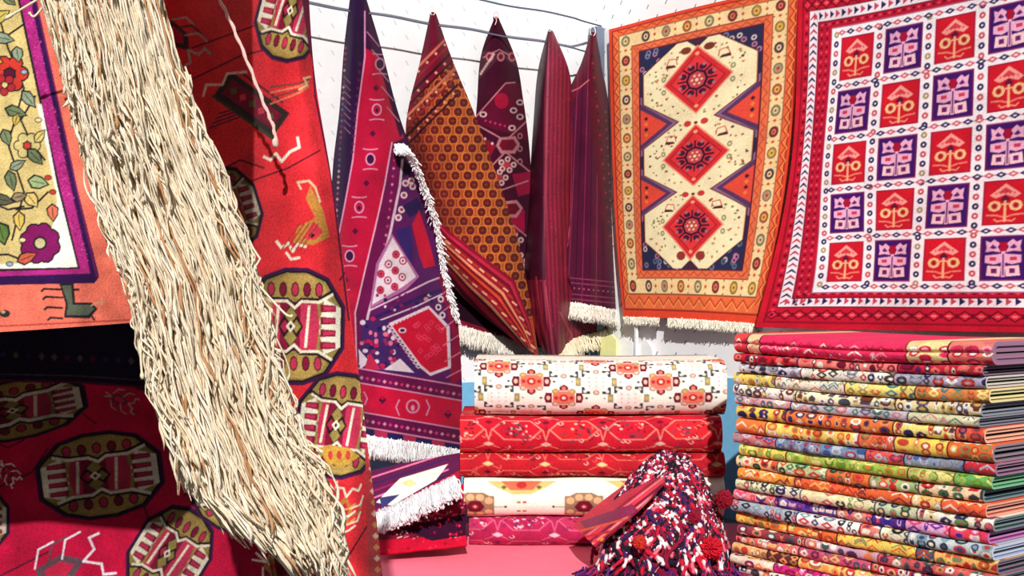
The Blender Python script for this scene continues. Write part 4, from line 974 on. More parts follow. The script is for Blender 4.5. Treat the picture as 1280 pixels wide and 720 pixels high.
# ------------------------------------------------------------------ floral rug, top left
def cv_floral():
    c = Cv(-90, -40, 205, 425, 1.6, (228, 112, 92))
    PU, NV, DK, WH, YE = (168, 40, 122), (48, 20, 70), (34, 30, 34), (246, 238, 226), (208, 186, 122)
    rs = random.Random(9)
    for i in range(60): c.dia(rs.uniform(90, 200), rs.uniform(-30, 400), 1, 1.6, (206, 90, 76))
    c.poly([(-90, -40), (44 - 10, -40), (46, 0), (96, 232), (124, 346), (118, 354), (-90, 358)], NV)
    c.poly([(-90, -40), (18, -40), (38, 0), (88, 232), (113, 342), (-90, 348)], PU)
    for i in range(400): 
        y = rs.uniform(-30, 335); x = 26 + y * .215 + rs.uniform(0, 14); c.dia(x, y, 1.0, 1.0, rs.choice([(140, 24, 100), (200, 80, 150), (120, 20, 60)]))
    c.line([(45, 0), (95, 232), (121, 346)], 2.2, (110, 30, 90))
    c.poly([(-90, -40), (16, -40), (25, 0), (74, 230), (100, 336), (-90, 342)], DK)
    c.poly([(-90, -40), (12, -40), (22, 0), (71, 230), (97, 334), (-90, 338)], YE)
    c.poly([(46, 130), (52, 130), (71, 230), (97, 334), (-90, 338), (-90, 334), (50, 328), (84, 316), (70, 240)], WH)
    for i in range(10): c.poly([(50, 328), (84, 316), (72, 250), (64, 290)], WH)
    def leaf(x, y, l, w2, a, col):
        c.t = (x, y, 1, 1, a)
        P = [(-l, 0), (-l * .5, -w2), (l * .2, -w2 * .9), (l, 0), (l * .2, w2 * .9), (-l * .5, w2)]
        c.poly([(p * 1.22, q * 1.3) for p, q in P], DK); c.poly(P, col); c.line([(-l * .7, 0), (l * .6, 0)], .9, DK); c.t = (0, 0, 1, 1, 0)
    def flower(x, y, r, n, col, core, rot=0):
        for a in range(n):
            t = a * 2 * math.pi / n + rot; c.ell(x + r * .62 * math.cos(t), y + r * .62 * math.sin(t), r * .42, r * .42, DK, 10)
        for a in range(n):
            t = a * 2 * math.pi / n + rot; c.ell(x + r * .62 * math.cos(t), y + r * .62 * math.sin(t), r * .34, r * .34, col, 10)
        c.ell(x, y, r * .34, r * .34, DK, 10); c.ell(x, y, r * .25, r * .25, core, 10)
    GR, GR2, RD = (110, 124, 88), (136, 150, 124), (196, 56, 46)
    # stems
    for p in [[(-10, -10), (10, 60), (30, 110), (10, 180), (30, 240), (15, 300)], [(30, 30), (10, 44), (-10, 60)], [(44, 120), (26, 150), (40, 180), (56, 200)], [(-20, 250), (10, 262), (30, 258)], [(60, 240), (40, 260), (20, 262)], [(-30, 320), (10, 318), (30, 326)]]:
        c.line(p, 2.4, DK)
    flower(12, 92, 24, 6, RD, (90, 20, 50)); flower(6, 106, 14, 5, (170, 40, 50), YE, .4)
    flower(50, 304, 26, 8, (128, 24, 92), (200, 190, 140), .3); flower(34, 182, 17, 6, (200, 184, 120), (190, 60, 50)); flower(-40, 200, 26, 7, RD, YE); flower(-30, 40, 22, 6, (170, 60, 110), YE)
    flower(62, 262, 0.1, 3, RD, YE)
    for x, y, l, w2, a, col in [(5, 48, 12, 6, .2, GR2), (22, 68, 9, 6, 1.4, GR2), (36, 124, 12, 6, .9, GR2), (20, 140, 13, 6, .3, GR), (8, 172, 10, 6, 1.2, GR), (50, 170, 9, 5, -.9, (206, 184, 110)),
                             (44, 196, 12, 6, .8, GR), (22, 206, 10, 5, -.5, GR2), (48, 228, 12, 7, .2, (150, 170, 120)), (14, 226, 12, 6, 1.3, GR), (4, 250, 13, 6, .2, (90, 90, 70)), (24, 276, 11, 6, 1.5, (212, 180, 90)),
                             (2, 292, 13, 9, 1.3, (90, 120, 60)), (66, 266, 10, 6, 1.5, (226, 120, 90)), (34, 322, 12, 6, -.4, (206, 96, 70)), (2, 20, 11, 6, -.6, (200, 180, 90)), (12, 0, 9, 5, .7, GR), (-6, 76, 9, 6, .2, (216, 160, 60)),
                             (-20, 130, 14, 7, .4, GR2), (-50, 120, 14, 7, -.5, GR), (-30, 270, 14, 7, .6, GR2), (-60, 300, 14, 7, 0, GR), (40, 250, 10, 7, .9, (226, 196, 116)), (24, 246, 9, 5, -.2, (150, 130, 100)), (-14, 312, 10, 6, .2, (190, 170, 100)), (20, 150, 7, 4, 1.8, (200, 170, 80))]:
        leaf(x, y, l, w2, a, col)
    for x, y in [(30, 90), (48, 150), (60, 222), (66, 240), (28, 300), (12, 330), (-20, 20)]: c.ell(x, y, 5, 3.6, DK, 8); c.ell(x, y, 3.8, 2.5, rs.choice([(150, 170, 190), (226, 210, 150), (196, 60, 50)]), 8)
    # goat figure in the salmon border (lying along the border)
    G, GD = (84, 92, 76), (36, 34, 40)
    c.poly([(74, 354), (92, 354), (94, 378), (114, 378), (122, 386), (112, 398), (80, 397), (82, 380)], GD)
    c.poly([(77, 357), (89, 357), (91, 381), (112, 381), (118, 386), (110, 394), (83, 394), (85, 380)], G)
    for y, x in ((361, 52), (371, 54), (384, 56), (397, 60)): c.line([(x, y + 3), (x + 3, y), (78, y + 1)], 2.6, GD)
    c.line([(114, 382), (122, 378), (128, 380), (127, 373)], 2.2, (206, 150, 120)); c.line([(92, 362), (98, 362)], 3, GD); c.line([(114, 394), (118, 400)], 2.4, GD)
    c.ell(6, 392, 7, 5, (40, 44, 46), 8); c.ell(4, 390, 3, 2, (190, 150, 110), 8); c.poly([(-50, 372), (-20, 370), (-18, 392), (-48, 396)], G)
    c.line([(-90, 412), (80, 404), (200, 398)], 2.2, (180, 70, 60))
    return c.done(.09, .06, 13)
FR = [  # top row and left column: unseen extension added to cast shade behind
 [(-760, -760, 1.80), (-90, -760, 1.72), (0, -760, 1.72), (90, -760, 1.72), (178, -760, 1.72)],
 [(-760, -40, 1.78), (-90, -40, 1.70), (0, -40, 1.70), (90, -40, 1.70), (180, -40, 1.72)],
 [(-760, 150, 1.78), (-90, 150, 1.71), (0, 150, 1.69), (90, 150, 1.70), (186, 150, 1.74)],
 [(-760, 300, 1.78), (-90, 300, 1.71), (0, 300, 1.68), (90, 300, 1.69), (186, 295, 1.75)],
 [(-760, 440, 1.78), (-90, 420, 1.72), (0, 415, 1.69), (90, 409, 1.68), (184, 402, 1.76)]]
flo, _ = sheet('hanging_rug', FR, cv_floral(), proj_depth, 900, 1300, us=[-2.5, 0, .33, .66, 1], thick=.012, vs=[-1.6, 0, .42, .75, 1], extra=lambda q, r, x, y: .004 * np.sin(x * .05 + y * .02))
tag(flo, 'floral rug with yellow leafy field and salmon border, hung at the top left edge', 'rug')

# ------------------------------------------------------------------ the long cream tassel
def tassel():
    rs = np.random.RandomState(21)
    yk = np.array([-40, 0, 80, 160, 250, 350, 430, 500, 560, 620, 680, 730.])
    Lx = np.array([66, 60, 84, 104, 124, 165, 182, 200, 222, 236, 292, 340.])
    Rx = np.array([196, 200, 222, 248, 286, 318, 334, 352, 376, 408, 424, 430.])
    th = bpy.data.objects.new('hanging_tassel', None); COL.objects.link(th); th.location = tuple(P1(proj_depth, 130, -30, 1.6))
    tag(th, 'long cream tassel of many knotted cords hanging in front of the red carpet', 'tassel')
    K = 44
    locks = np.sort(rs.rand(34)); lend = rs.randn(34) * 26
    def tier(n, y0f, y1f, depth, s0, s1, col, wave, rad, name, clump=.75):
        s = rs.uniform(s0, s1, n); li = np.abs(s[:, None] - locks[None]).argmin(1)
        y0 = y0f(s, n); y1 = y1f(s, n) + lend[li]
        t = np.linspace(0, 1, K)[None]
        y = y0[:, None] + (y1 - y0)[:, None] * t
        pull = clump * np.clip((y - 120) / 450, 0, 1) * (rs.rand(n, 1) < .88)
        ss = s[:, None] * (1 - pull) + locks[li][:, None] * pull
        drift = rs.randn(n, 1) * .035 * t + .022 * np.sin(t * rs.uniform(2, 7, (n, 1)) + rs.rand(n, 1) * 6)
        ss = np.clip(ss + drift, -.05, 1.09)
        lx = np.interp(y, yk, Lx); rx = np.interp(y, yk, Rx)
        x = lx + (rx - lx) * ss
        ph = rs.rand(n, 1) * 6.3; fr = rs.uniform(.03, .09, (n, 1))
        x = x + wave * np.sin(y * fr + ph) * (.3 + t) + wave * .5 * np.sin(y * fr * 2.7 + ph * 2) * rs.rand(n, 1)
        lk = np.cos(locks * 57.0)[li][:, None]
        d = depth - .03 * np.cos((ss - .45) * 2.2) + lk * .016 * np.clip(t * 1.5, 0, 1) + rs.randn(n, 1) * .010 + .006 * np.sin(y * fr * 1.3 + ph)
        x = x + rs.randn(n, 1) * 5 * np.clip((t - .90) / .10, 0, 1) ** 1.5
        P = proj_depth(x, y, d)
        r = rad * (.75 + .5 * rs.rand(n, 1)) * np.ones((1, K))
        r = r * (1 + .16 * np.sin(t * 150 + ph))                # twist
        r[:, -4:-2] *= 1.8; r[:, -1] *= .5
        m = rs.rand(n, 1, 1); cA, cB, cC = lin((252, 240, 220)), lin((236, 214, 180)), lin((196, 146, 104))
        C = cA * m + cB * (1 - m); tan = (rs.rand(n, 1, 1) < .08); C = np.where(tan, cC, C) * col
        C = C * np.ones((1, K, 1))
        C = C * (1 - .10 * (np.sin(t * 150 + ph)[..., None] > .3))
        o = tubes(name, P, r, C, M_YARN, th, sides=4); o['kind'] = 'stuff'
        return o
    U = lambda a, b: (lambda s, n: rs.uniform(a, b, n))
    def ends(s, n):                                            # lower outline runs from left-high to right-low
        base = np.interp(s, [0, .2, .5, .8, 1], [600, 665, 705, 735, 700]); return base - np.abs(rs.randn(n)) * 30
    tier(620, U(-40, -30), ends, 1.645, 0, 1, 1.0, 2.0, .00150, 'back_cords')
    tier(560, U(-40, 200), lambda s, n: ends(s, n) - rs.uniform(0, 60, n), 1.610, .0, 1, 1.0, 2.4, .00145, 'middle_cords')
    tier(360, U(-40, 60), lambda s, n: np.interp(s, [0, .5, 1], [350, 450, 520]) + rs.randn(n) * 45, 1.580, -.03, .8, 1.0, 2.6, .00145, 'upper_cords', .5)
    tier(250, U(-40, 20), lambda s, n: np.interp(s, [0, .5, 1], [120, 190, 260]) + rs.randn(n) * 40, 1.555, -.08, .6, 1.0, 2.8, .00140, 'short_cords', .3)
    tier(330, U(330, 450), lambda s, n: ends(s, n) - 14, 1.590, .05, 1, 1.0, 2.8, .00150, 'lower_cords')
    tier(110, U(80, 420), lambda s, n: ends(s, n) - rs.uniform(0, 240, n), 1.575, .90, 1.03, 1.0, 8.0, .0014, 'loose_cords', .2)
    tier(60, U(0, 300), lambda s, n: ends(s, n) - rs.uniform(0, 300, n), 1.575, -.03, .06, 1.0, 6.0, .0014, 'loose_cords', .2)
    # stray cords swinging out to the right
    S = [[(222, 112), (250, 140), (262, 190), (276, 240)], [(300, 330), (352, 388), (366, 396)], [(300, 440), (330, 432), (352, 440)], [(330, 520), (372, 552), (392, 558), (404, 566)],
         [(310, 470), (345, 500), (366, 560), (392, 600)], [(180, 400), (176, 440), (178, 474)], [(212, 500), (200, 480), (206, 520)], [(300, 380), (326, 392), (336, 418)],
         [(80, -20), (46, 0), (6, 24)], [(340, 600), (392, 640), (404, 690)], [(330, 500), (356, 520), (352, 560), (380, 612)], [(60, 0), (44, 20), (36, 16)]]
    PP = []
    for p in S:
        a = np.array(p, float); q = hermite(np.arange(len(a)), a, np.linspace(0, len(a) - 1, 24))
        PP.append(proj_depth(q[:, 0], q[:, 1], np.full(24, 1.56)))
    r = np.full((len(PP), 24), .0016); r[:, -3:-1] = .0028
    for i_ in range(len(PP)): tubes('stray_cord', np.array(PP[i_:i_ + 1]), r[i_:i_ + 1], lin((240, 226, 196)), M_YARN, th, 5)
    # header cord the strands are knotted on, just above the picture
    hx = np.linspace(40, 215, 20); P = proj_depth(hx, -40 + 2 * np.sin(hx * .1), np.full(20, 1.60))
    tubes('heading_cord', P[None], .012, lin((220, 196, 150)), M_YARN, th, 8)
    c = Cv(0, -800, 300, 0, .4, (214, 190, 140))
    for j in range(38): c.line([(0, -790 + j * 20), (300, -790 + j * 20)], 5, [(150, 30, 50), (240, 226, 190), (60, 40, 60)][j % 3])
    c.done()
    sheet('unseen_shade_band', [[(40, -800, 1.62), (130, -800, 1.60), (222, -800, 1.62)], [(40, -36, 1.61), (130, -36, 1.59), (218, -36, 1.61)]], c, proj_depth, 60, 300, parent=th, mat=M_FLAT, thick=.01)  # unseen woven band added above the tassel to shade the red carpet
tassel()
a = np.array([[262, -30], [276, 2], [292, 36], [312, 84], [330, 130], [342, 160], [345, 184]], float)
q = hermite(np.arange(7), a, np.linspace(0, 6, 50)); P = proj_depth(q[:, 0] + .8 * np.sin(np.arange(50) * 1.3), q[:, 1], np.full(50, 1.98))
r = np.full((1, 50), .0030) * (1 + .18 * np.sin(np.arange(50) * 2.1)); r[0, -4:-1] = .0055
tag(tubes('dangling_string', P[None], r, lin((240, 200, 190)), M_YARN, None, 6), 'single pale twisted cord with a knotted end, hanging right of the tassel', 'string')
# ------------------------------------------------------------------ folded rugs in stacks
def fold_rug(name, L, h, D, origin, rot, cvx, label, cat, group, n=2, t=None, r=None, back=(90, 88, 96), edge=(120, 110, 110),
             step=.0030, wob=None, squash=0, mat=None, backs=None, endbulge=0, topvis=.12, crease=0):
    """rug folded n times; local x along its front, y into the stack, z up. One mesh ribbon per fold, nested."""
    root = thing(name, origin, label, cat, group); root.rotation_euler = (0, 0, rot)
    t = t or h / (2 * n) * .80
    r = r or h * .5
    gap = (h / 2 - n * t) / max(n, 1)
    parts = []
    for k in range(n):
        z0 = k * (t + gap); hh = h - 2 * z0; rr = max(.35 * hh, r - z0 * 1.1); y0 = z0 * 1.25
        dx = 0 if k == 0 else .004 + .004 * k
        nu = max(8, int(L / step)) if k == 0 else 24
        na = max(9, int(1.6 * hh / step)) if k == 0 else 9
        a = np.linspace(-math.pi / 2, math.pi / 2, na)
        e = .92
        ay = y0 + rr - rr * np.abs(np.cos(a)) ** e; az = z0 + hh / 2 + hh / 2 * np.sign(np.sin(a)) * np.abs(np.sin(a)) ** e
        nt_ = max(4, int(topvis / (step * 1.5))) if k == 0 else 2
        ty = np.linspace(y0 + rr, y0 + rr + topvis, nt_ + 1)[1:]
        if crease: ay = ay + crease * np.exp(-((az - hh * .52 - z0) / (hh * .07)) ** 2)
        Y = np.concatenate([[D], ay, ty, [D]]); Z = np.concatenate([[z0], az, np.full(nt_, z0 + hh), [z0 + hh]])
        s = np.concatenate([[0], np.cumsum(np.hypot(np.diff(Y), np.diff(Z)))]); s = s - s[1]
        X = np.linspace(dx, L - dx, nu)
        def place(Yp, Zp, X):
            XX = np.broadcast_to(X[None], (len(Yp), len(X))); YY = np.broadcast_to(Yp[:, None], XX.shape); ZZ = np.broadcast_to(Zp[:, None], XX.shape)
            if wob is not None:
                dy, dz = wob(XX, ZZ, YY); YY = YY + dy; ZZ = ZZ + dz
            if endbulge:
                xn = np.clip((XX - (L - .05)) / .05, 0, 1); ZZ = ZZ - endbulge * xn ** 2 * (ZZ - h / 2)
            return np.stack([XX, YY, ZZ], -1)
        O = place(Y, Z, X)
        # inner surface of the ribbon
        Yi = np.concatenate([[D], y0 + t + (ay - y0) * (rr - t * .9) / rr, [D]]); Zi = np.concatenate([[z0 + t], z0 + t + (az - z0) * (hh - 2 * t) / hh, [z0 + hh - t]])
        ks = max(1, (nu - 1) // 16); Xi = X[np.unique(np.r_[0:nu:ks, nu - 1])]
        I = place(Yi, Zi, Xi)
        bc = lin(back if backs is None else backs[k % len(backs)])
        if k == 0:
            CO = cvx.sample(np.broadcast_to(X[None], O.shape[:2]) * 1000, np.broadcast_to(s[:, None], O.shape[:2]) * 1000)
        else: CO = np.broadcast_to(bc, O.shape) * (0.9 + .2 * NR.rand(O.shape[0], 1, 1))
        CI = np.broadcast_to(bc * .85, I.shape)
        V = [O.reshape(-1, 3), I.reshape(-1, 3)]; C = [CO.reshape(-1, 3), CI.reshape(-1, 3)]
        no, ni = O.shape[0], I.shape[0]
        f = [grid_faces(no, nu, 0, True), grid_faces(ni, len(Xi), no * nu, False)]
        # end caps between outer and inner profile
        off = no * nu + ni * len(Xi)
        mo = list(range(0, na + 1)) + [no - 1]                 # outer samples matching the inner ones
        for side in (0, 1):
            co = O[mo][:, -1 if side else 0]; ci = I[:, -1 if side else 0]
            ec = lin(edge); CE = np.concatenate([np.broadcast_to(ec, co.shape), np.broadcast_to(ec * .8, ci.shape)])
            V += [co, ci]; C.append(CE); m = len(mo)
            q = np.array([(off + i, off + i + 1, off + m + i + 1, off + m + i) for i in range(m - 1)])
            f.append(q[:, ::-1] if side else q); off += 2 * m
        nm = 'outer_fold' if k == 0 else 'inner_fold'
        Vw = np.vstack(V)
        me = mk(nm, Vw + np.array(origin), f, np.vstack(C), mat or M_PILE, root)
    return root

# ---- central stack of thick folded carpets
PX = 4.5 / F                     # metres per photo pixel at the stack's front
def zof(py, Y=4.5): return H - (py - HOR) / F * Y
def xof(px, Y=4.5): return (px - 640) / F * Y

def cv_medallion(L, S, front, h):
    """ivory ground with alternating red and slate medallions; coordinates in mm, s up the front"""
    c = Cv(0, -40, L, S, .55, (250, 242, 228))
    RD, RS, SL, OC, PK, DR = (190, 44, 50), (226, 120, 96), (52, 58, 66), (206, 176, 96), (240, 190, 170), (110, 20, 40)
    def red(x, y, k=1):
        c.t = (x, y, 3 * k, 3 * k, 0)
        for s in (-1, 1):
            c.rect(s * 17 - 6 if s > 0 else -23, -5, 23 if s > 0 else -11, 5, DR) if 0 else None
            c.poly([(s * 14, -6), (s * 21, -6), (s * 23, 0), (s * 21, 6), (s * 14, 6)], DR); c.ell(s * 18, 0, 2.4, 2.8, PK, 8); c.dia(s * 26.5, 0, 2.2, 1.6, SL)
            c.poly([(-5, s * 9), (-5, s * 13), (0, s * 16), (5, s * 13), (5, s * 9)], DR); c.ell(0, s * 11.5, 2.6, 2.2, RS, 8)
            for q in (-1, 1): c.ell(s * 9.5, q * 7.5, 4.6, 3.4, (150, 110, 90), 8); c.ell(s * 9.5, q * 7.5, 3.2, 2.2, OC if q > 0 else PK, 8)
        c.poly([(-13, -4), (-6, -8), (6, -8), (13, -4), (13, 4), (6, 8), (-6, 8), (-13, 4)], RS); c.ell(0, 0, 5.4, 4.4, RD, 10); c.ell(0, 0, 2.4, 2, (250, 220, 190), 8)
        for s in (-1, 1): c.ell(s * 9, 0, 2.6, 2.4, RD, 8)
        c.t = (0, 0, 1, 1, 0)
    def slate(x, y, k=1):
        c.t = (x, y, 3 * k, 3 * k, 0)
        for s in (-1, 1):
            for q in (-1, 1):
                c.poly([(s * 7, q * 14), (s * 17, q * 14), (s * 17, q * 6), (s * 14, q * 6), (s * 12, q * 11), (s * 7, q * 11)], SL); c.ell(s * 13, q * 11, 2.4, 1.9, (226, 214, 200), 8)
            c.poly([(s * 18, -5), (s * 24, -5), (s * 24, 5), (s * 18, 5)], (150, 140, 110)); c.ell(s * 21, 0, 2.0, 2.6, OC, 8); c.dia(s * 28, 0, 1.6, 1.2, (150, 120, 120))
            c.ell(0, s * 12.5, 4, 3, (150, 110, 100), 8); c.ell(0, s * 12.5, 2.6, 1.8, PK, 8)
        c.poly([(-14, -5), (-6, -10), (6, -10), (14, -5), (14, 5), (6, 10), (-6, 10), (-14, 5)], (250, 226, 220))
        for i in range(9): c.dia(-8 + (i % 3) * 8, -5 + (i // 3) * 5, 1.4, 1.2, [(240, 160, 170), (160, 190, 150), (226, 190, 110)][i % 3])
        c.t = (0, 0, 1, 1, 0)
    px = 3.01
    for row, (s_off, ph) in enumerate([(-20, 1), (50, 0), (128, 1), (190, 0), (252, 1), (310, 0)]):
        for i in range(-1, 9):
            x = (31 + i * 80.5 / 1 * .5 * 1.0) * px if 0 else (30.5 + (i * 2 + (row % 2)) * 40.6) * px
            y = s_off
            k = i + (row // 2)
            (red if (k % 2 == 0) == (row % 2 == 0) else slate)(x, y, 1.08)
    return c.done(.05, .03, 30)

def cv_persian(L, S, seed, base, acc, lineC, gain=1):
    c = Cv(0, -40, L, S, .5, base)
    rs = random.Random(seed)
    per = 215
    for i in range(int(L / per) + 2):
        x0 = i * per
        for s0 in (10, 130, 250, 370):
            c.poly([(x0 - 96, s0), (x0 - 50, s0 - 40), (x0 + 50, s0 - 40), (x0 + 96, s0), (x0 + 50, s0 + 40), (x0 - 50, s0 + 40)], lineC)
            c.poly([(x0 - 88, s0), (x0 - 47, s0 - 35), (x0 + 47, s0 - 35), (x0 + 88, s0), (x0 + 47, s0 + 35), (x0 - 47, s0 + 35)], acc[0] if (i + int(s0)) % 2 == 0 else base)
            for k in range(16):
                a = rs.uniform(-84, 130); b = rs.uniform(-56, 56); c.line([(x0 + a - 9, s0 + b), (x0 + a, s0 + b - 6), (x0 + a + 9, s0 + b), (x0 + a + 3, s0 + b + 7)], 3, rs.choice([lineC, acc[1], (246, 206, 196), acc[3]]))
            for k in range(26):
                a = rs.uniform(-62, 62); b = rs.uniform(-28, 28)
                c.ell(x0 + a, s0 + b, rs.uniform(4, 9), rs.uniform(3, 6), rs.choice(acc), 7)
            c.line([(x0 + 96, s0), (x0 + 108, s0 - 40), (x0 + 120, s0)], 5, lineC); c.dia(x0 + 108, s0 + 30, 16, 9, acc[1]); c.dia(x0 + 108, s0 - 56, 22, 10, acc[2])
            c.line([(x0 + 60, s0 + 44), (x0 + 108, s0 + 64), (x0 + 156, s0 + 44)], 4, lineC)
    return c.done(.07, .05, seed, gain)

def cv_cream(L, S):
    c = Cv(0, -40, L, S, .55, (250, 242, 224)); rs = random.Random(3)
    k = 3.01
    for mx in (14, 150, 292):                 # geometric medallions, photo px from the left end
        x = mx * k; y = 86
        c.t = (x, y, k, k, 0)
        c.poly([(-24, -14), (-18, -14), (-10, -18), (10, -18), (18, -14), (24, -14), (24, 14), (18, 14), (10, 18), (-10, 18), (-18, 14), (-24, 14)], (150, 120, 96))
        for a, b in [(-17, -8), (-17, 8), (17, -8), (17, 8), (-6, -12), (-6, 12), (6, -12), (6, 12)]: c.ell(a, b, 5.4, 4.6, (226, 176, 130), 8)
        c.poly([(-12, 0), (-6, -8), (6, -8), (12, 0), (6, 8), (-6, 8)], (110, 20, 40)); c.ell(0, 0, 4, 3, (196, 70, 80), 8); c.ell(0, 0, 1.6, 1.2, (250, 220, 200), 6)
        for s in (-1, 1): c.line([(s * 24, 0), (s * 38, 0)], 3, (60, 50, 40)); c.dia(s * 38, 0, 2.4, 2, (60, 50, 40))
        c.t = (0, 0, 1, 1, 0)
    for mx in (72, 222):
        x = mx * k
        for y, s in ((164, 1), (8, -1)):
            c.t = (x, y, k, k * s, 0)
            c.poly([(-44, 8), (-30, -2), (-12, -10), (12, -10), (30, -2), (44, 8)], (226, 190, 120)); c.poly([(-26, 8), (-14, -5), (14, -5), (26, 8)], (220, 110, 80)); c.ell(0, 2, 7, 5, (190, 50, 50), 8)
            for a in (-22, 22): c.dia(a, -1, 4, 3, (96, 110, 60))
            c.t = (0, 0, 1, 1, 0)
        for y in (66, 104): c.rect(x - 18, y - 4, x - 4, y + 4, (140, 140, 100)); c.rect(x + 4, y - 4, x + 18, y + 4, (180, 90, 70))
    c.rect(0, -40, L, 14, (232, 150, 110))
    for i in range(90): c.dia(i * 11, 6, 5, 6, rs.choice([(160, 50, 50), (220, 190, 120), (110, 60, 50)]))
    return c.done(.05, .03, 31)

ST = [  # top y, bottom y (photo rows), left px, right px, kind
 (452, 521, 593, 909), (521, 567, 575, 902), (567, 597, 574, 906), (597, 648, 580, 906), (648, 687, 586, 880)]
lab = ['ivory carpet with red and slate medallions, topmost of the middle stack', 'thick red folded carpet directly under the ivory medallion carpet',
       'thinner red folded carpet, third from the top of the middle stack', 'cream folded carpet with brown medallions, between the red and plum ones', 'plum pink folded carpet lying on the pink cloth under the middle stack']
def mkwob(seed, ay=.008, az=.003, f=6):
    rs = np.random.RandomState(seed); p = rs.rand(6) * 6.3
    def w_(X, Z, Y): return ay * np.sin(X * f + p[0]) + ay * .6 * np.sin(X * f * 2.7 + p[1]), az * np.sin(X * f * .9 + p[2]) * (Z > .01) + 0 * X
    return w_
for i, (yt, yb, x0, x1) in enumerate(ST):
    L = (x1 - x0) * PX; zb = zof(yb); h = zof(yt) - zb if i else .212
    if i == 4: zb = 0.003; h = zof(yt) - zb
    S = 700
    if i == 0: c = cv_medallion(L * 1000, S, 0, h)
    elif i == 1: c = cv_persian(L * 1000, S, 41, (206, 28, 50), [(226, 40, 50), (120, 20, 44), (240, 190, 170), (90, 70, 90), (200, 40, 60), (150, 20, 40)], (240, 140, 120), .95)
    elif i == 2: c = cv_persian(L * 1000, S, 42, (204, 34, 48), [(196, 30, 44), (96, 14, 40), (240, 214, 150), (150, 24, 40), (224, 60, 60)], (232, 110, 96), .88)
    elif i == 3: c = cv_cream(L * 1000, S)
    else: c = cv_persian(L * 1000, S, 44, (178, 36, 82), [(196, 50, 92), (120, 30, 80), (240, 200, 214), (96, 50, 100), (160, 40, 90)], (206, 96, 130), .95)
    fold_rug('folded_carpet', L, h * .985, .40, (xof(x0), 4.5 + [0, -.015, 0, -.005, .01][i], zb), 0, c, lab[i], 'carpet', None, n=2, r=h * .46, t=h * .14,
             back=[(150, 120, 110), (130, 20, 40), (120, 20, 36), (190, 170, 150), (120, 30, 60)][i], edge=[(190, 170, 150), (120, 16, 36), (110, 14, 34), (200, 180, 160), (110, 24, 56)][i],
             wob=mkwob(50 + i), topvis=.39, step=.0031)

# ---- right hand stack of 21 thin folded rugs
def cv_strip(L, S, secs, motif, seed, gain=1.0):
    """secs: list of (start fraction, ground colour); motif: list of accent colours"""
    c = Cv(0, -20, L, S, 1.0, secs[0][1]); rs = random.Random(seed)
    ends = [s[0] for s in secs[1:]] + [1.01]
    for (a, col), b in zip(secs, ends):
        xa, xb = a * L, b * L
        c.rect(xa, -20, xb, S, col)
        x = xa + 4
        style = rs.randrange(4)
        while x < xb - 4:
            w_ = rs.uniform(16, 52)
            for s0 in (rs.uniform(-4, 6), rs.uniform(16, 32), rs.uniform(38, 56), 74):
                m = rs.choice(motif); dk = tuple(int(v * .45) for v in m)
                if style in (0, 1, 3) and rs.random() < .35: c.ell(x + w_ / 2, s0, w_ * .47, 13.5, tuple(int(v * .6) for v in m), 10)
                if style == 0: c.ell(x + w_ / 2, s0, w_ * .42, 12, m, 10); c.ell(x + w_ / 2, s0, w_ * .24, 6.5, rs.choice(motif), 8)
                elif style == 1: c.dia(x + w_ / 2, s0, w_ * .5, 13, m); c.dia(x + w_ / 2, s0, w_ * .25, 5, col)
                elif style == 2: c.line([(x, s0 - 7), (x + w_ * .5, s0 + 7), (x + w_, s0 - 7)], 5, m); c.ell(x + w_ * .5, s0 - 3, 3, 3, rs.choice(motif), 6)
                else: c.poly([(x, s0 - 8), (x + w_ * .7, s0 - 9), (x + w_ * .9, s0 + 3), (x + w_ * .4, s0 + 13), (x + w_ * .1, s0 + 5)], m); c.dia(x + w_ * .5, s0, 6, 5, rs.choice(motif))
            x += w_ * rs.uniform(.85, 1.3)
        c.rect(xb - 5, -20, xb, S, rs.choice([(60, 20, 50), (30, 40, 80), (120, 30, 40)]))
    return c.done(.09, .05, seed, gain)

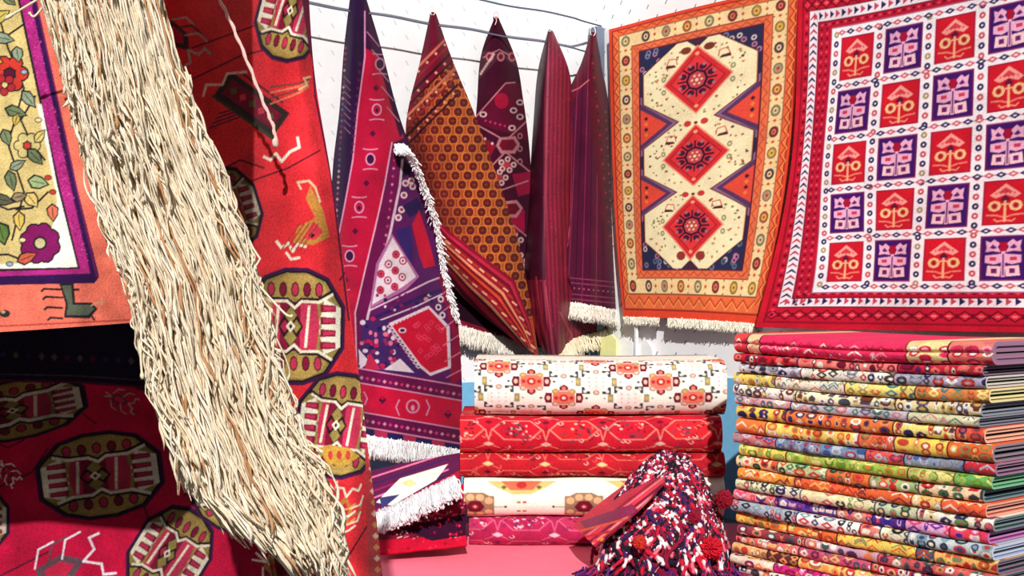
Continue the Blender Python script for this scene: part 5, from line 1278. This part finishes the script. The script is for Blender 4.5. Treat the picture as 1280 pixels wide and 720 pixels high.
cA = np.array([.753, 4.03])                       # left front corner (floor plan)
ANG = math.atan2(-.795, .606)
W1, W2 = (250, 236, 214), (252, 250, 244)
PKr, RDr, ORr, YLr, NVr, GRr, LGr, TLr = (232, 50, 96), (206, 36, 46), (236, 122, 62), (244, 208, 96), (48, 44, 96), (146, 150, 162), (164, 184, 90), (76, 130, 140)
BRr, MGr, CRr, PPr = (120, 60, 40), (206, 40, 130), (238, 214, 160), (100, 50, 140)
LAY = [ # (y at left end, sections, motifs, back colour, label)
 (415, 441, [(0, (226, 70, 70)), (.06, (240, 200, 150)), (.12, PKr), (.72, (244, 214, 150)), (.86, (230, 120, 110))], [PKr, (250, 150, 170), (200, 30, 60), W1, (200, 40, 90)], (110, 40, 84), 'thick hot pink folded rug, topmost of the tall right hand stack'),
 (441, 452, [(0, RDr), (.3, (240, 130, 120)), (.7, (190, 40, 60))], [W1, (240, 110, 100), (120, 20, 50), (90, 30, 80)], (70, 30, 60), 'thin dark red folded rug just below the hot pink one'),
 (452, 465, [(0, (214, 206, 220)), (.3, W1), (.68, (170, 160, 186))], [NVr, (200, 60, 50), W2, (60, 60, 60), GRr], (200, 190, 170), 'lilac white folded rug third from the top of the right hand stack'),
 (465, 480, [(0, YLr), (.2, W1), (.5, (246, 222, 120)), (.76, (214, 130, 70))], [(250, 226, 140), (150, 140, 80), (220, 110, 70), W1, TLr], (236, 214, 120), 'yellow and ivory folded rug, first yellow one below the pink rug'),
 (480, 494, [(0, W1), (.3, (244, 236, 190)), (.7, CRr)], [(90, 70, 110), BRr, (70, 80, 90), (206, 170, 90), W2], (90, 96, 116), 'ivory folded rug with dark scrolls in the right hand stack'),
 (494, 505, [(0, (214, 160, 170)), (.26, (190, 184, 196)), (.75, (214, 210, 170))], [W1, (110, 90, 110), (70, 120, 110), (200, 130, 130)], (70, 76, 100), 'thin mauve grey folded rug with a chain border in the right hand stack'),
 (505, 521, [(0, YLr), (.24, ORr), (.68, (244, 222, 130)), (.9, (226, 90, 60))], [(240, 150, 90), (200, 70, 60), (120, 60, 70), W1, NVr], (240, 150, 110), 'orange folded rug with yellow ends, in the upper half of the right stack'),
 (521, 540, [(0, ORr), (.14, (248, 214, 110)), (.52, (240, 110, 80)), (.66, YLr), (.85, (238, 104, 50))], [W1, (240, 190, 100), (196, 70, 50), (150, 130, 80), ORr], (90, 60, 80), 'golden yellow and orange folded rug, the widest stripe of the right stack'),
 (540, 554, [(0, (206, 120, 120)), (.2, (120, 140, 170)), (.56, (226, 90, 80)), (.7, (140, 150, 176)), (.9, (200, 50, 60))], [(60, 90, 150), (180, 190, 206), (160, 60, 90), GRr], (110, 50, 90), 'blue grey folded rug lying under the golden yellow one'),
 (554, 568, [(0, YLr), (.22, (170, 196, 80)), (.72, (220, 206, 130)), (.88, (110, 180, 90))], [LGr, (110, 150, 50), (220, 120, 60), (230, 220, 130)], (70, 166, 96), 'lime green folded rug in the middle of the right hand stack'),
 (568, 583, [(0, (240, 200, 140)), (.2, (190, 206, 150)), (.42, ORr), (.6, (160, 180, 120)), (.78, (250, 210, 170))], [(226, 90, 60), (70, 110, 80), W1, (60, 60, 60), (206, 50, 50)], (46, 84, 96), 'pale green and orange folded rug directly under the lime green one'),
 (583, 597, [(0, (240, 150, 60)), (.26, (234, 104, 60)), (.74, (244, 190, 120)), (.85, (238, 100, 60))], [(246, 190, 110), (200, 50, 50), W1, (110, 40, 60)], (236, 120, 90), 'bright orange folded rug two below the lime green one'),
 (597, 611, [(0, (226, 226, 190)), (.3, (236, 226, 180)), (.6, (200, 206, 170)), (.75, W1)], [(60, 60, 70), (110, 150, 90), (200, 90, 100), CRr, NVr], (56, 78, 84), 'pale cream green folded rug under the bright orange one'),
 (611, 625, [(0, (240, 130, 130)), (.2, (110, 70, 170)), (.45, (240, 140, 120)), (.6, (90, 50, 150)), (.72, (236, 160, 200)), (.88, (226, 60, 80))], [PPr, (60, 40, 140), (236, 180, 210), (220, 70, 110), W1], (170, 60, 150), 'violet and pink folded rug in the lower half of the right stack'),
 (625, 640, [(0, (170, 180, 196)), (.3, W2), (.55, (226, 130, 120)), (.62, (236, 226, 180)), (.72, (190, 200, 206))], [(200, 60, 60), (60, 70, 110), (130, 160, 170), W1, (40, 40, 40)], (170, 184, 220), 'white and slate folded rug beneath the violet and pink one'),
 (640, 655, [(0, (240, 170, 70)), (.24, ORr), (.45, YLr), (.74, (60, 90, 110)), (.8, (240, 180, 100))], [(226, 90, 50), (250, 220, 130), (120, 130, 100), (190, 50, 50)], (60, 40, 66), 'orange and mustard folded rug under the white and slate one'),
 (655, 667, [(0, (150, 60, 70)), (.3, (200, 160, 180)), (.6, (206, 90, 90))], [W1, (90, 40, 80), (226, 130, 90), (60, 90, 90)], (60, 60, 86), 'thin wine and mauve folded rug low in the right hand stack'),
 (667, 679, [(0, (226, 110, 110)), (.3, (190, 80, 110)), (.6, (206, 60, 80))], [W1, (240, 180, 120), (120, 40, 80), (60, 90, 90)], (50, 56, 80), 'rose red folded rug low in the right hand stack'),
 (679, 692, [(0, (240, 180, 120)), (.16, (90, 40, 50)), (.3, (244, 204, 110)), (.8, (240, 190, 90))], [W1, (200, 60, 60), (160, 120, 70), (240, 160, 90)], (60, 60, 84), 'honey yellow folded rug low in the right hand stack'),
 (692, 704, [(0, (236, 214, 190)), (.2, MGr), (.4, (226, 60, 140)), (.7, (236, 190, 130))], [(246, 150, 190), W1, (150, 30, 90), (220, 150, 60)], (90, 30, 80), 'magenta folded rug with an ivory end near the foot of the right stack'),
 (704, 716, [(0, W1), (.3, (200, 160, 140)), (.6, (236, 200, 150))], [(120, 60, 60), (60, 70, 90), (226, 140, 90), W2], (70, 70, 90), 'ivory folded rug near the foot of the right stack'),
 (716, 726, [(0, (206, 120, 90)), (.5, (190, 90, 110))], [W1, (90, 50, 60), YLr], (60, 50, 70), 'brick folded rug at the bottom of the right hand stack')]
def zl(py): return H - (py - HOR) / F * 4.03
rs = np.random.RandomState(77)
for i, (yt, yb, secs, mot, bk, lb) in enumerate(LAY):
    zb = max(zl(yb), 0.002); h = zl(yt) - zb
    dx = rs.uniform(-.022, .016) + (-.02 if i == 0 else 0); dyf = rs.uniform(-.006, .008) - (.01 if i == 0 else 0)
    L = .925 - dx + rs.uniform(-.03, .022)
    x0 = cA[0] + dx * math.cos(ANG) - dyf * math.sin(ANG); y0 = cA[1] + dx * math.sin(ANG) + dyf * math.cos(ANG)
    p = rs.rand(3) * 6.3
    def wob(X, Z, Y, zb=zb, p=p):
        sag = .010 * np.sin(X * 3.4) * np.clip(zb + Z, 0, .8)
        return .006 * np.sin(X * 7 + p[0]) + .003 * np.sin(X * 23 + p[1]), -sag + .0004 * np.sin(X * 11 + p[2])
    light = tuple(min(255, int(v * .6 + 90)) for v in bk)
    fold_rug('folded_rug', L, h * .935, .56, (x0, y0, zb), ANG, cv_strip(L * 1000, 160, secs, mot, 300 + i), lb, 'rug', 'rugs folded in the right hand stack', n=2 if i else 2,
             t=h * (.15 if i else .2), r=h * (.42 if i else .5), back=bk, edge=light, backs=[bk, tuple(int(v * .6) for v in bk)], wob=wob, step=.0026, crease=.012 if i == 0 else 0, topvis=.04 if i else .5, mat=M_PILE)
# ------------------------------------------------------------------ heap of striped yarn tassels beside the stacks
def yarn_heap():
    rs = np.random.RandomState(5)
    cx, cy, rx, ry, hz = .515, 4.10, .235, .20, .375
    th = thing('yarn_trapping', (cx, cy, 0), 'heap of red, black and white wool tassels by the foot of the tall right stack', 'tassels')
    RD, BK, WH, NV, PK, MR = (192, 22, 54), (26, 18, 36), (238, 224, 226), (54, 30, 90), (236, 110, 130), (130, 14, 50)
    # woven body under the tassels: a slumped cone, long on its left side
    def surf(a, rho, k=1.0):
        ax = np.where(np.cos(a) < 0, .285, .185); z = hz * (1 - np.clip(rho, 0, 1) ** 2.0) * (1 + .05 * np.sin(a * 4 + 2))
        kk = (1 + .05 * np.sin(a * 5 + 1) + .04 * np.sin(a * 9)) * k
        return np.stack([cx + .045 + ax * rho * np.cos(a) * kk, cy + .19 * rho * np.sin(a) * kk + .04 * (1 - rho), z + .004], -1)
    nu, nv = 60, 30
    U, V = np.meshgrid(np.linspace(0, 2 * math.pi, nu), np.linspace(1, 0, nv))
    B = surf(U, V, .90); B[..., 2] *= .95
    ch = rs.randint(0, 4, (nv, nu)); CB = lin(np.array([MR, BK, MR, NV])[ch])
    mk('woven_body', B.reshape(-1, 3), [grid_faces(nv, nu, 0, True)], CB.reshape(-1, 3), M_FLAT, th)
    # chunky cords: from the crown down, laid in overlapping rows
    paths, cols, K = [], [], 26
    pal = np.array([lin(c) for c in (RD, BK, WH, NV, PK, MR)])
    for n in range(1500):
        a = rs.uniform(math.pi * .86, 2.3 * math.pi) if rs.rand() < .86 else rs.uniform(0, 2 * math.pi)
        r0 = rs.rand() ** .6 * .78; r1 = min(1.03, r0 + rs.uniform(.10, .27)); tw = rs.uniform(-.45, .45) * (1.2 - r0)
        t = np.linspace(0, 1, K); rho = r0 + (r1 - r0) * t; aa = a + tw * t + .09 * np.sin(t * 7 + n)
        P = surf(aa, rho, .93 + .09 * rs.rand() + .05 * np.sin(t * math.pi)); P[:, 2] += .004 + .016 * rs.rand() * np.sin(t * math.pi) ** .5
        paths.append(P)
        st = rs.rand()
        if st < .66:
            seq = [2, 1, 0, 2, 4, 3, 0, 5] if rs.rand() < .5 else [2, 0, 5, 1, 2, 5, 1, 3]
            ph = rs.randint(8); bl = rs.randint(3, 6)
            ci = np.array([seq[(k_ // bl + ph) % 8] for k_ in range(K)])
        else: ci = np.full(K, [0, 1, 3, 5, 0, 1, 1, 5][rs.randint(8)])
        cols.append(pal[ci])
    r = .0066 * (.7 + .6 * rs.rand(len(paths), 1)) * (1 + .25 * np.sin(np.arange(K) * 2.4)[None])
    o = tubes('striped_cord', np.array(paths), r, np.array(cols), M_YARN, th, 5); o['kind'] = 'stuff'
    # loose purple ends on the ground in front
    P, C = [], []
    for n in range(260):
        a = rs.uniform(math.pi * 1.12, 1.95 * math.pi); rr = rs.uniform(.9, 1.12); L = rs.uniform(.02, .07); t = np.linspace(0, 1, 10)
        rx, ry = .27, .17; d = np.array([math.cos(a + rs.randn() * .7), math.sin(a + rs.randn() * .7)])
        x = cx + rx * rr * math.cos(a) + d[0] * L * t + .004 * np.sin(t * 9 + n); y = cy + ry * rr * math.sin(a) + d[1] * L * t
        P.append(np.stack([x, y, .006 + .035 * rs.rand() * (1 - t) + .004 * np.abs(np.sin(t * 5 + n))], -1)); C.append(lin([(60, 24, 90), (110, 40, 120), RD, BK, (150, 20, 70)][rs.randint(5)]))
    o = tubes('loose_end', np.array(P), .0032, np.array(C), M_YARN, th, 4); o['kind'] = 'stuff'
    # pompoms: dense balls of short yarn
    for (px, py, Y, R_, col) in [(889, 690 - 6, 3.93, .036, (206, 20, 44)), (905, 624, 4.02, .030, (150, 12, 40)), (800, 678, 3.90, .022, (200, 50, 40)), (868, 646, 3.95, .020, (150, 14, 50))]:
        c0 = P1(proj_depth, px, py, Y); N = 420
        d = rs.randn(N, 3); d /= np.linalg.norm(d, axis=1, keepdims=True)
        t = np.linspace(.2, 1, 5)[None, :, None]
        P = c0 + d[:, None] * t * R_ * (.85 + .25 * rs.rand(N, 1, 1)) + rs.randn(N, 5, 3) * .0015
        m = rs.rand(N, 1); C = lin(col) * (.7 + .5 * m)
        o = tubes('pompom', P, .0030, C, M_YARN, th, 4)
yarn_heap()

# red woven flap folded over beside the heap
def cv_flap():
    c = Cv(670, 570, 860, 730, 1.8, (204, 40, 66))
    for i in range(9):
        c.line([(700 + i * 7, 690), (846 - i * 4, 580 + i * 7)], 2.4, [(150, 20, 56), (236, 120, 130), (226, 60, 70), (110, 16, 60), (240, 150, 150)][i % 5])
    c.poly([(725, 652), (790, 630), (800, 640), (734, 664)], (140, 40, 80)); c.line([(724, 664), (800, 644)], 2.6, (226, 90, 60)); c.line([(728, 672), (800, 656)], 3, (196, 30, 50))
    for i in range(9): c.dia(728 + i * 8, 680 - i * 2, 3.6, 3.4, [(240, 150, 60), (60, 20, 70), (236, 60, 60)][i % 3])
    return c.done(.07, .05, 60)
fl_rows = [[(826, 584, 4.25), (830, 590, 4.10), (830, 602, 3.98)],
           [(784, 604, 4.25), (792, 616, 4.02), (800, 634, 3.92)],
           [(748, 630, 4.28), (758, 646, 4.04), (768, 662, 3.91)],
           [(716, 656, 4.32), (728, 668, 4.12), (744, 684, 4.00)]]
fp, _ = sheet('woven_bag_flap', fl_rows, cv_flap(), proj_depth, 130, 130, thick=.008, mat=M_FLAT, back=(120, 16, 50))
tag(fp, 'red striped woven flap lying over the left side of the tassel heap', 'woven cloth')

# ------------------------------------------------------------------ rugs lying low between the red carpet and the middle stack
def cv_low1():
    c = Cv(455, 560, 590, 680, 1.8, (96, 22, 70))
    for i in range(6): c.line([(455, 600 + i * 9), (560, 566 + i * 7)], 2.2, [(226, 120, 160), (60, 30, 90), (150, 30, 90)][i % 3])
    c.poly([(470, 628), (500, 598), (560, 580), (545, 600), (490, 632)], (244, 240, 226)); c.poly([(474, 622), (500, 618), (478, 636)], (56, 56, 110)); c.dia(512, 604, 10, 5, (226, 214, 150))
    c.poly([(455, 650), (590, 580), (590, 680), (455, 680)], (196, 16, 52))
    return c.done(.06, .05, 61)
l1 = [[(458, 590, 4.60), (490, 582, 4.56), (530, 574, 4.52), (574, 566, 4.50)],
      [(462, 624, 4.46), (495, 612, 4.42), (535, 598, 4.38), (574, 588, 4.36)],
      [(468, 646, 4.38), (500, 632, 4.34), (538, 614, 4.31), (574, 596, 4.30)]]
lo = thing('folded_rug', P1(proj_depth, 515, 640, 4.34), 'plum striped rug with thick white fringe folded low beside the middle stack', 'rug')
_, Wl = sheet('pile_face', l1, cv_low1(), proj_depth, 130, 100, parent=lo, thick=.012)
fringe(lo, Wl[-1, ::12] + np.array([0, -.004, .012]), (.02, -.05, -.062), 420, .0034, (250, 248, 248), (206, 206, 214), .14, 62)

def cv_low2():
    c = Cv(455, 590, 600, 710, 1.8, (206, 14, 50)); rs_ = random.Random(8)
    c.poly([(455, 640), (560, 600), (590, 640), (590, 668), (455, 676)], (120, 14, 44))
    for i in range(150): c.line([(x := rs_.uniform(490, 580), y := rs_.uniform(628, 672)), (x + rs_.uniform(-7, 7), y + rs_.uniform(-4, 4))], 1.5, rs_.choice([(226, 120, 140), (60, 14, 50), (190, 40, 70), (240, 200, 200), (30, 16, 40)]))
    c.poly([(500, 660), (590, 640), (590, 668), (540, 676)], (50, 10, 40))
    for i in range(40): c.dia(rs_.uniform(470, 590), rs_.uniform(640, 690), 2, 2, rs_.choice([(226, 40, 80), (150, 10, 40)]))
    return c.done(.07, .06, 63)
l2 = [[(462, 650, 4.62), (500, 634, 4.62), (540, 616, 4.60), (582, 604, 4.58)],
      [(466, 664, 4.44), (500, 650, 4.44), (540, 640, 4.44), (582, 630, 4.46)],
      [(470, 680, 4.30), (504, 674, 4.32), (544, 668, 4.34), (582, 664, 4.38)],
      [(476, 691, 4.24), (506, 688, 4.26), (546, 684, 4.28), (584, 680, 4.32)]]
cr, _ = sheet('crumpled_rug', l2, cv_low2(), proj_depth, 150, 130, thick=.012, extra=lambda q, r, x, y: .03 * np.sin(q * 13 + r * 4) * r * (1 - r) + .014 * np.sin(q * 31 + r * 9) * (1 - r))
tag(cr, 'crumpled crimson rug on the pink cloth at the foot of the middle stack, left side', 'rug')
